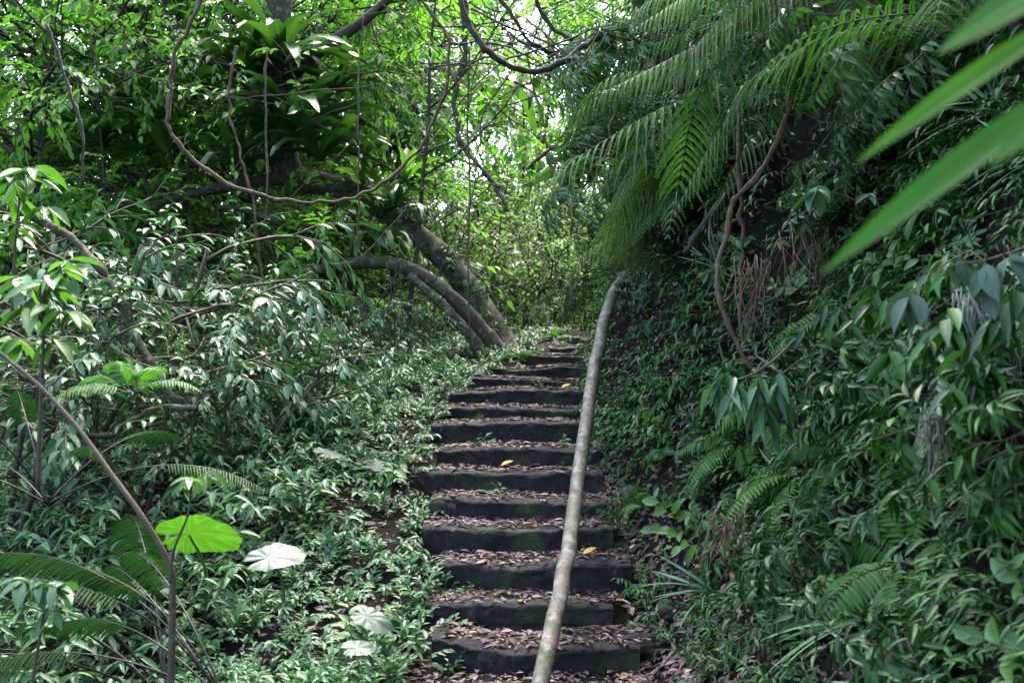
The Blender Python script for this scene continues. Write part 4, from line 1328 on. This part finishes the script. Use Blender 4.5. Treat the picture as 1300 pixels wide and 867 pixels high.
def fern_tree(px, py, D, label, nf, sc, seed, az0=0, az1=6.283):
    c = W(px, py, D)
    e = rosette('tree_fern', tuple(c), tf, nf, label, 'tree fern', scale=sc, seed=seed, az0=az0, az1=az1, jit=.15)
    base = np.array([c[0] + .25, c[1] + .1, float(gz(c[0] + .25, c[1] + .1)) - .1])
    b = MB()
    if base[2] > c[2] - .2:
        base = np.array([c[0] + .3, c[1], c[2] - .8])
    P = spline([base - c, (base - c) * .5 + np.array([.06, 0, 0]), np.array([0, 0, .02])], 8)
    tube(b, P, np.linspace(.09, .06, len(P)), 12, bump=.3)
    ob('trunk', b.mesh('trunk', M['darkbark']), e)
    return e


fern_tree(930, 85, 7.6, 'tree fern in shade behind the long thin fronds', 11, .8, 2)
fern_tree(1290, 30, 4.0, 'tree fern in shade behind the blurred leaves', 9, .7, 3)
fern_tree(860, -60, 8.2, 'dark tree fern above the vine tangle', 10, .95, 4)

def draped_fern(hub, paths, label, seed, wid=.22, mats=('fern', 'rachis'), npin=34, pinw=.055, name='tree_fern'):
    h = W(*hub)
    e = empty(name, tuple(h))
    tag(e, label, 'tree fern')
    rj = random.Random(seed)
    allp = list(paths) + [[(p[0] + rj.gauss(0, 12 + 9 * q), p[1] + rj.gauss(6, 10 + 7 * q), p[2] + rj.gauss(.1, .15)) for q, p in enumerate(pth)] for pth in paths[:3]]
    for i, pth in enumerate(allp):
        pts = [np.zeros(3)] + [W(*p) - h for p in pth]
        ob('frond', frond_mesh(seed + i, path=pts, npin=npin, wid=wid, npl=30, pinw=pinw, stipe=.12, hang=.7, rr=.005, mats=mats), e)
    q = np.array([h[0] + .45, h[1] + .25, 0])
    q[2] = float(gz(q[0], q[1])) - .1
    if q[2] > h[2] - .1:
        q = h + np.array([.6, .2, -.35])
    b = MB()
    P = spline([q - h, (q - h) * .45 + np.array([.05, 0, .02]), np.zeros(3)], 8)
    tube(b, P, np.linspace(.08, .055, len(P)), 12, bump=.3)
    ob('trunk', b.mesh('trunk', M['darkbark']), e)


draped_fern((1010, 70, 6.2), [
    [(900, 110, 6.0), (800, 160, 5.9), (715, 215, 5.9), (650, 285, 5.9)],
    [(930, 85, 6.1), (850, 140, 6.0), (780, 215, 6.0), (715, 300, 6.0)],
    [(900, 75, 6.3), (790, 105, 6.3), (690, 175, 6.3)],
    [(950, 120, 6.0), (880, 190, 5.9), (810, 275, 5.9), (765, 345, 5.9)],
    [(960, 40, 6.4), (860, 45, 6.5), (770, 95, 6.5)],
    [(980, 130, 5.8), (930, 215, 5.7), (890, 300, 5.7)],
], 'tree fern whose long thin fronds sweep down over the stairs', 560)
draped_fern((1060, -50, 4.9), [
    [(1000, 20, 4.8), (945, 110, 4.75), (885, 215, 4.75), (855, 275, 4.75)],
    [(980, -10, 4.8), (900, 40, 4.75), (850, 120, 4.75)],
    [(1000, -50, 4.9), (900, -20, 4.9), (800, 40, 4.9)],
    [(1090, 40, 4.7), (1080, 130, 4.65), (1055, 210, 4.65)],
    [(1140, 0, 4.7), (1180, 60, 4.6), (1190, 150, 4.55)],
], 'tree fern with bright green hanging fronds over the red vine', 580, wid=.22)
draped_fern((870, 160, 6.6), [
    [(820, 190, 6.5), (785, 250, 6.4), (770, 320, 6.4)],
    [(840, 210, 6.4), (815, 270, 6.4), (800, 335, 6.4)],
], 'small yellowing tree fern drooping under the long thin fronds', 600, wid=.26, mats=('lime', 'rachis'))

lf = [frond_mesh(520 + s, L=1.35, npin=36, wid=.14, e0=1.0 - .15 * s, e1=-.2 - .15 * s, bip=False, pinw=.085, stipe=.52, hang=.5, rr=.0065, mats=('dkfern', 'rachis')) for s in range(3)]
rosette('stalked_fern', tuple(W(290, 900, 4.0)), lf, 7, 'fern with long black stalks arching away beside the sapling', 'fern', scale=1.0, seed=21, az0=.7, az1=2.2, jit=.1)
rosette('stalked_fern', tuple(W(215, 900, 4.6)), lf, 6, 'fern with black stalks and lacy fronds below the dull green shrub', 'fern', scale=1.15, seed=22, az0=.3, az1=2.6, jit=.12)
rosette('lacy_fern', tuple(W(60, 640, 4.8)), lf, 7, 'lacy fern with upright fronds at the foot of the silvery shrubs', 'fern', scale=.85, seed=23)
sf = [frond_mesh(540 + s, L=.55, npin=22, wid=.11, e0=.95 - .2 * s, e1=-.4 - .2 * s, bip=False, pinw=.22, stipe=.15, rr=.003) for s in range(3)]
rosette('sword_fern', tuple(W(165, 500, 4.9)), sf, 7, 'small sword fern with bright fronds near the crooked branch', 'fern', scale=.7, seed=24)
fern_spots = spots(26, .8, 3.0, 2.4, 9.0, .25, rng, lambda x, y: xb_at(y) + .45 < x < xb_at(y) + 1.8)
for i, (x, y) in enumerate(fern_spots):
    e = rosette('sword_fern', (x, y, float(gz(x, y))), sf, 8, 'sword fern with drooping fronds rooted in the steep bank', 'fern', 'sword ferns on the bank', scale=rng.uniform(.7, 1.2), seed=60 + i)
    nb = gn(np.array(x), np.array(y))
    orient(e, nb, rng.random() * 6, .7)
for (px, py, D, lb) in [(820, 640, 5.9, 'sword fern at the foot of the bank beside the pole'), (705, 440, 10.6, 'small sword fern by the top step'), (660, 470, 9.6, 'small sword fern at the end of an upper step')]:
    x = (px - 650) * D / F
    rosette('sword_fern', (x, D, float(gz(x, D))), sf, 7, lb, 'fern', scale=.5, seed=px)

# ----------------------------------------------------------------------------
# leafy bushes with larger leaves growing out of the bank
# ----------------------------------------------------------------------------
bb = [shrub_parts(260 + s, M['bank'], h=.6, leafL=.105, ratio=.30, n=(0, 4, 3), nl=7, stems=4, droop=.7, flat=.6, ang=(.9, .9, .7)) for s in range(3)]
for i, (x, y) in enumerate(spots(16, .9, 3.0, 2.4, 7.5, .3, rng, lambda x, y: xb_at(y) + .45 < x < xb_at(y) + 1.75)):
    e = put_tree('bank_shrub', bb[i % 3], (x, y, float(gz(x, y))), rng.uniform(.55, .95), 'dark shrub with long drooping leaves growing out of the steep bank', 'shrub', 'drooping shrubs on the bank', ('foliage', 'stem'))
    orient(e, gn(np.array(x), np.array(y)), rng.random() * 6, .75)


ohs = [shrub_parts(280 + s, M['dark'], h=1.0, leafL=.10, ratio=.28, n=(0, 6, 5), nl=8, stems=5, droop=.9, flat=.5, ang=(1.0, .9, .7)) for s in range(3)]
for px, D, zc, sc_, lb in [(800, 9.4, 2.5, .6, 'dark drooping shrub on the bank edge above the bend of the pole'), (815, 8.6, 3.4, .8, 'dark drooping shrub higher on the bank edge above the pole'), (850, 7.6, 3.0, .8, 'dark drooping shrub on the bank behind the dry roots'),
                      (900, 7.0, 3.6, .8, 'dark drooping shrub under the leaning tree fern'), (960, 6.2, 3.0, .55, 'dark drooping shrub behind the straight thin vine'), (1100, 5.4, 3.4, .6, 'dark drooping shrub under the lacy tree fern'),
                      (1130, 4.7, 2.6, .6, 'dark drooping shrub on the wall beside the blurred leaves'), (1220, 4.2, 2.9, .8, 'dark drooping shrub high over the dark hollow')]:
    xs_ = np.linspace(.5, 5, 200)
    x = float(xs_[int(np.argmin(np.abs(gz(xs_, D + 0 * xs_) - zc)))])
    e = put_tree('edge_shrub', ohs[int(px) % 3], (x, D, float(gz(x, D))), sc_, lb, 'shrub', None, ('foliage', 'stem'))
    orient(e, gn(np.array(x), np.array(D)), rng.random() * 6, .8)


def cluster_branch(name, stem, D, ends, label, leafmat, leafL=.12, ratio=.36, n=8, droop=.6, cat='sapling', r=.008, seed=0, stemmat='stem', tpl=BROAD, up=1.0):
    """Sapling: a stem through photo points and leafy shoots at its ends."""
    rg = random.Random(seed)
    P = spline([W(p[0], p[1], p[2] if len(p) > 2 else D) for p in stem], 8)
    o0 = P[0].copy()
    e = empty(name, tuple(o0))
    tag(e, label, cat)
    b = MB()
    tube(b, P - o0, np.linspace(r, r * .45, len(P)), 8, bump=.08)
    acc = Acc()
    for (px, py, k, s) in ends:
        t = W(px, py, D + rg.gauss(0, .08))
        i = int(np.argmin(np.linalg.norm(P - t, axis=1)))
        i = max(0, i - 3)
        Q = spline([P[i], (P[i] + t) / 2 + np.array([0, 0, .03]), t], 5)
        tube(b, Q - o0, np.linspace(r * .45, r * .2, len(Q)), 5)
        d = nrm(Q[-1] - Q[-3])
        for a in range(k):
            az = a * 2.4 + rg.random()
            side = np.array([math.cos(az), math.sin(az), 0])
            T = side * rg.uniform(.7, 1.1) + d * .3 + np.array([0, 0, -droop * rg.uniform(.3, 1.5)])
            l = leafL * s * rg.uniform(.7, 1.15)
            acc.put(Q[-1] - o0 - d * (.012 * a * s), T, np.array([rg.gauss(0, .3), rg.gauss(-.2, .3), up]), l, l * ratio * rg.uniform(.85, 1.15), rg.random())
    ob('stem', b.mesh('stem', M[stemmat]), e)
    if not ends:
        return e
    f = MB()
    acc.flush(f, tpl)
    ob('foliage', f.mesh('foliage', M[leafmat]), e)
    return e


cluster_branch('sapling', [(214, 960, 3.5), (217, 860, 3.5), (219, 760, 3.5), (214, 715, 3.5), (180, 655, 3.5), (140, 600, 3.55), (100, 545, 3.6), (50, 490, 3.65), (0, 448, 3.7), (-60, 400, 3.7)], 3.5, [], 'thin crooked bare sapling bending away over the black fern stalks', 'herb', r=.014, seed=1)
cluster_branch('sapling', [(216, 740, 3.45), (220, 700, 3.45), (238, 655, 3.45), (242, 622, 3.45)], 3.45, [(268, 598, 9, .9), (240, 608, 7, .8), (230, 618, 5, .7)], 'young sapling with bright drooping leaves above the lime taro leaf', 'sapling', r=.006, seed=2, leafL=.11)
cluster_branch('sapling', [(40, 960, 3.3), (40, 880, 3.3), (52, 800, 3.3), (60, 750, 3.3)], 3.3, [(42, 735, 9, 1.0), (80, 745, 6, .8), (15, 735, 6, .9), (75, 775, 5, .8)], 'young sapling with grey green drooping leaves low beside the lacy fronds', 'herb', r=.008, seed=3, leafL=.12)
cluster_branch('sapling', [(48, 620, 3.9), (52, 500, 3.9), (55, 430, 3.9), (52, 360, 3.9)], 3.9, [(90, 330, 8, 1.1), (60, 350, 9, 1.2), (20, 350, 9, 1.2), (95, 395, 8, 1.1), (30, 390, 8, 1.1), (10, 430, 8, 1.0), (75, 430, 6, 1.)], 'leafy sapling with broad glossy leaves before the silvery shrubs', 'sapling', r=.010, seed=4, leafL=.13)
cluster_branch('sapling', [(15, 400, 4.6), (20, 300, 4.6), (28, 230, 4.6)], 4.6, [(45, 210, 9, 1.1), (20, 250, 8, 1.0), (60, 262, 6, .9), (10, 225, 7, 1.), (25, 285, 6, 1.)], 'slim sapling with pale hanging leaves below the bright crowns', 'sapling', r=.008, seed=5, leafL=.14)
cluster_branch('sapling', [(580, 560, 8.2), (578, 520, 8.2), (574, 480, 8.2)], 8.2, [(574, 476, 7, .7)], 'tiny leafy sapling growing at the end of a middle step', 'herb', r=.006, seed=6)
# hanging leafy branches on the bank
cluster_branch('hanging_branch', [(1010, 430, 4.0), (985, 455, 3.95), (955, 475, 3.9), (925, 485, 3.9)], 3.9, [(905, 490, 8, .95), (930, 500, 8, 1.), (960, 505, 9, 1.), (990, 500, 8, 1.), (975, 530, 7, 1.)], 'leafy branch with long hanging leaves at the tip of the red vine', 'herb', r=.007, seed=7, leafL=.15, ratio=.28, droop=1.6, cat='branch', tpl=LANCE)
cluster_branch('hanging_branch', [(1150, 560, 3.5), (1110, 555, 3.5), (1085, 550, 3.5)], 3.5, [(1098, 548, 7, .9)], 'sprig with pale grey leaves catching light in the dark bank', 'taro2', r=.004, seed=8, leafL=.08, ratio=.45, droop=.4, cat='branch')
cluster_branch('hanging_branch', [(1330, 300, 2.5), (1300, 315, 2.5), (1270, 325, 2.5), (1235, 335, 2.5)], 2.5, [(1283, 330, 3, 1.), (1210, 335, 4, .8), (1250, 345, 4, .9), (1150, 380, 4, .9)], 'branch with one large pale hanging leaf close to the blurred leaves', 'taro2', r=.005, seed=9, leafL=.12, ratio=.5, droop=1.4, cat='branch')
cluster_branch('hanging_branch', [(1340, 560, 2.6), (1290, 570, 2.65), (1240, 590, 2.7), (1190, 625, 2.8), (1130, 640, 2.9)], 2.8, [(1170, 610, 5, .8), (1130, 630, 6, .8), (1210, 590, 5, .8), (1100, 650, 5, .8)], 'thin arched twig with a few narrow leaves over the hollow', 'bank', r=.005, seed=10, leafL=.11, ratio=.28, droop=.9, cat='branch', tpl=LANCE)
cluster_branch('hanging_branch', [(1100, 260, 4.4), (1060, 245, 4.4), (1030, 245, 4.4)], 4.4, [(1035, 245, 6, 1.1), (1105, 248, 3, .9), (1060, 225, 5, .8)], 'sprig with broad bluish leaves beside the level dead branch', 'herb', r=.004, seed=11, leafL=.11, ratio=.42, droop=.6, cat='branch')
for i, (px, py, D) in enumerate([(1200, 420, 2.9), (1130, 450, 3.3), (1250, 430, 2.7), (1180, 350, 3.0), (1040, 410, 4.0), (1100, 400, 3.5), (1230, 480, 2.8), (1280, 400, 2.6)]):
    cluster_branch('leafy_shoot', [(px + 50, py - 30, D + .15), (px + 25, py - 18, D), (px, py, D)], D, [(px, py, 8, 1.), (px + 25, py - 5, 6, .9), (px - 25, py + 18, 5, .8)], ['glossy', 'bluish', 'narrow', 'dark', 'pale', 'slim', 'drooping', 'fresh'][i] + ' leafy shoot on the bank below the blurred leaves', 'bank', r=.004, seed=300 + i, leafL=.12, ratio=.3, droop=.9, cat='shoot', tpl=LANCE)

# ----------------------------------------------------------------------------
# taro plants
# ----------------------------------------------------------------------------
def taro(px, py, D, size, label, mat, az, pitch, roll, seed, low=.32):
    rg = np.random.RandomState(seed)
    for D2 in np.arange(D, D + 2.5, .05):             # stand the leaf just over the ground it grows from
        c = W(px, py, D2)
        if c[2] - float(gz(c[0], c[1])) < low:
            break
    size *= D2 / D
    na, nr = 96, 7
    a = np.linspace(0, 2 * math.pi, na, endpoint=False)       # a = 0 tip (+x)
    rag = np.array([rg.normal(0, 1) for _ in range(na)])
    r = .60 + .40 * np.cos(a / 2) ** 8
    r = np.where(np.abs(a - math.pi) < .45, .72 * (.06 + .94 * (np.abs(a - math.pi) / .45) ** .6), r)
    r = r * (1 + .012 * rag + .02 * np.sin(13 * a + seed) - .16 * (np.clip(vnoise(a * 2.6, seed * 3.7) - .45, 0, 1)))
    verts, lu = [[0, 0, 0]], [[0, .05, 0]]
    for k in range(1, nr + 1):
        q = k / nr
        x, y = r * q * np.cos(a), r * q * np.sin(a) * .80
        z = -.10 * (q ** 2) * (r ** 1.5) + .018 * np.sin(a * 5 + seed) * q ** 2 - .14 * np.clip(x, 0, 1) ** 2 + .05 * np.abs(y) + .035 * q * np.abs(np.sin(a * 5)) + .02 * vnoise(x * 4, y * 4, seed)
        vv = np.abs(np.sin(a * 5)) * (.25 + q) * .8
        for X_, Y_, Z_, V_ in zip(x, y, z, vv):
            verts.append([X_, Y_, Z_]); lu.append([0, V_, 0])
    tri = [(0, 1 + j, 1 + (j + 1) % na) for j in range(na)]
    q = []
    for k in range(nr - 1):
        for j in range(na):
            b0 = 1 + k * na
            q.append((b0 + j, b0 + na + j, b0 + na + (j + 1) % na, b0 + (j + 1) % na))
    V = np.array(verts) * size
    Rm = np.array(Matrix.Rotation(az, 3, 'Z') @ Matrix.Rotation(pitch, 3, 'Y') @ Matrix.Rotation(roll, 3, 'X'))
    V = V @ Rm.T
    gx_, gy_ = c[0] + .05, c[1] + .12
    base = np.array([gx_, gy_, float(gz(gx_, gy_))])
    if base[2] > c[2] - .12:
        base[2] = c[2] - .35
    e = empty('taro_plant', tuple(base))
    tag(e, label, 'taro plant')
    b = MB()
    b.add(V + (c - base), [tri, q], rnd=rg.rand(), lu=np.array(lu))
    ob('leaf', b.mesh('leaf', M[mat]), e)
    s = MB()
    P = spline([np.zeros(3), (c - base) * .55 + np.array([.03, .04, .02]), c - base - np.array([0, 0, .004])], 8)
    tube(s, P, np.linspace(.011, .006, len(P)), 7)
    ob('stalk', s.mesh('stalk', M['gstem']), e)


taro(240, 678, 3.6, .205, 'taro plant with one glowing lime green backlit leaf', 'taro', -.1, -.12, -.85, 1, .55)
taro(340, 708, 4.0, .155, 'taro plant with a single pale grey leaf tilted to the sky', 'taro2', .5, -.2, .5, 2, .40)
taro(175, 746, 3.7, .15, 'taro plant with a grey leaf low among the black fern stalks', 'taro2', .4, -.15, .3, 3, .40)
taro(466, 782, 4.6, .13, 'taro plant with a drooping leaf beside the lowest steps', 'taro2', -.3, .35, .4, 4, .26)
taro(452, 822, 4.5, .12, 'taro plant with a small pale leaf near the ground stick', 'taro2', .6, .0, .35, 5, .22)
taro(478, 590, 6.6, .17, 'taro plant with pale leaf halfway up beside the stairs', 'taro2', .3, .1, .4, 6)
taro(415, 575, 6.4, .16, 'taro plant with pale leaf under the rounded shrub', 'taro2', 1.0, .0, .4, 7)
taro(525, 515, 8.0, .17, 'taro plant with light green leaf near the upper steps', 'taro2', .5, .1, .4, 8)

# ----------------------------------------------------------------------------
# blurred leaves close to the lens, from a bush on the bank
# ----------------------------------------------------------------------------
nb_base = np.array([1.0, .95, float(gz(1.0, .95))])
e = empty('strap_leaved_bush', tuple(nb_base))
tag(e, 'bush with long narrow blurred green leaves reaching in from the bank', 'bush')
hub = W(1400, 40, .85)
b = MB()
P = spline([np.zeros(3), (hub - nb_base) * .5 + np.array([.12, 0, .1]), hub - nb_base, W(1420, -80, .85) - nb_base], 10)
tube(b, P, np.linspace(.012, .005, len(P)), 8, bump=.08)
ob('stem', b.mesh('stem', M['stem']), e)
for (p0, p1, w, rn) in [((1410, 75, .85), (1052, 332, .80), .026, .5), ((1400, -5, .88), (1098, 192, .84), .021, .9), ((1400, -60, .85), (1205, 58, .8), .032, .4), ((1420, 60, .8), (1270, 205, .75), .022, .3)]:
    A_, B_ = W(*p0), W(*p1)
    b = MB()
    d = B_ - A_
    nn = np.array([-.15, -.85, .5])
    scatter(b, leaf_tpl(10, .5, .8, .035, .10), [A_ - nb_base], [d + np.array([0, 0, .01])], [nn], [np.linalg.norm(d)], [w], [rn])
    ob('leaf', b.mesh('leaf', M['blade']), e)

# ----------------------------------------------------------------------------
# sky, sun, camera
# ----------------------------------------------------------------------------
SUN_EL, SUN_AZ = 62.0, 10.0       # azimuth from +Y towards +X
w = bpy.data.worlds.new('World')
scene.world = w
w.use_nodes = True
nt = w.node_tree
bg = nt.nodes['Background']
sky = nt.nodes.new('ShaderNodeTexSky')
sky.sky_type = 'NISHITA'
sky.sun_disc = False
sky.sun_elevation = R_(SUN_EL)
sky.sun_rotation = R_(SUN_AZ)
sky.air_density = 1.0
sky.dust_density = 4.0
nt.links.new(sky.outputs[0], bg.inputs[0])
bg.inputs[1].default_value = .15

sl = bpy.data.lights.new('sun', 'SUN')
sl.energy = 1.15
sl.angle = R_(40)
sl.color = (1, .95, .86)
so = bpy.data.objects.new('sun', sl)
COL.objects.link(so)
dirv = Vector((math.sin(R_(SUN_AZ)) * math.cos(R_(SUN_EL)), math.cos(R_(SUN_AZ)) * math.cos(R_(SUN_EL)), math.sin(R_(SUN_EL))))
so.rotation_euler = dirv.to_track_quat('Z', 'Y').to_euler()

cd = bpy.data.cameras.new('camera')
cd.sensor_width = 36
cd.lens = 35
cd.shift_y = (HOR - 433.5) / 1300
cd.clip_end = 2000
cd.clip_start = .05
cd.dof.use_dof = True
cd.dof.focus_distance = 6.5
cd.dof.aperture_fstop = 4.0
co = bpy.data.objects.new('camera', cd)
COL.objects.link(co)
co.location = (0, 0, EYE)
co.rotation_euler = (R_(90), 0, 0)
scene.camera = co

scene.view_settings.view_transform = 'Standard'
scene.view_settings.look = 'None'
scene.view_settings.exposure = 3.45
scene.view_settings.gamma = 1
scene.cycles.max_bounces = 7
scene.cycles.diffuse_bounces = 2
scene.cycles.glossy_bounces = 3
scene.cycles.transmission_bounces = 3
scene.cycles.use_denoising = True
scene.cycles.sample_clamp_indirect = 6
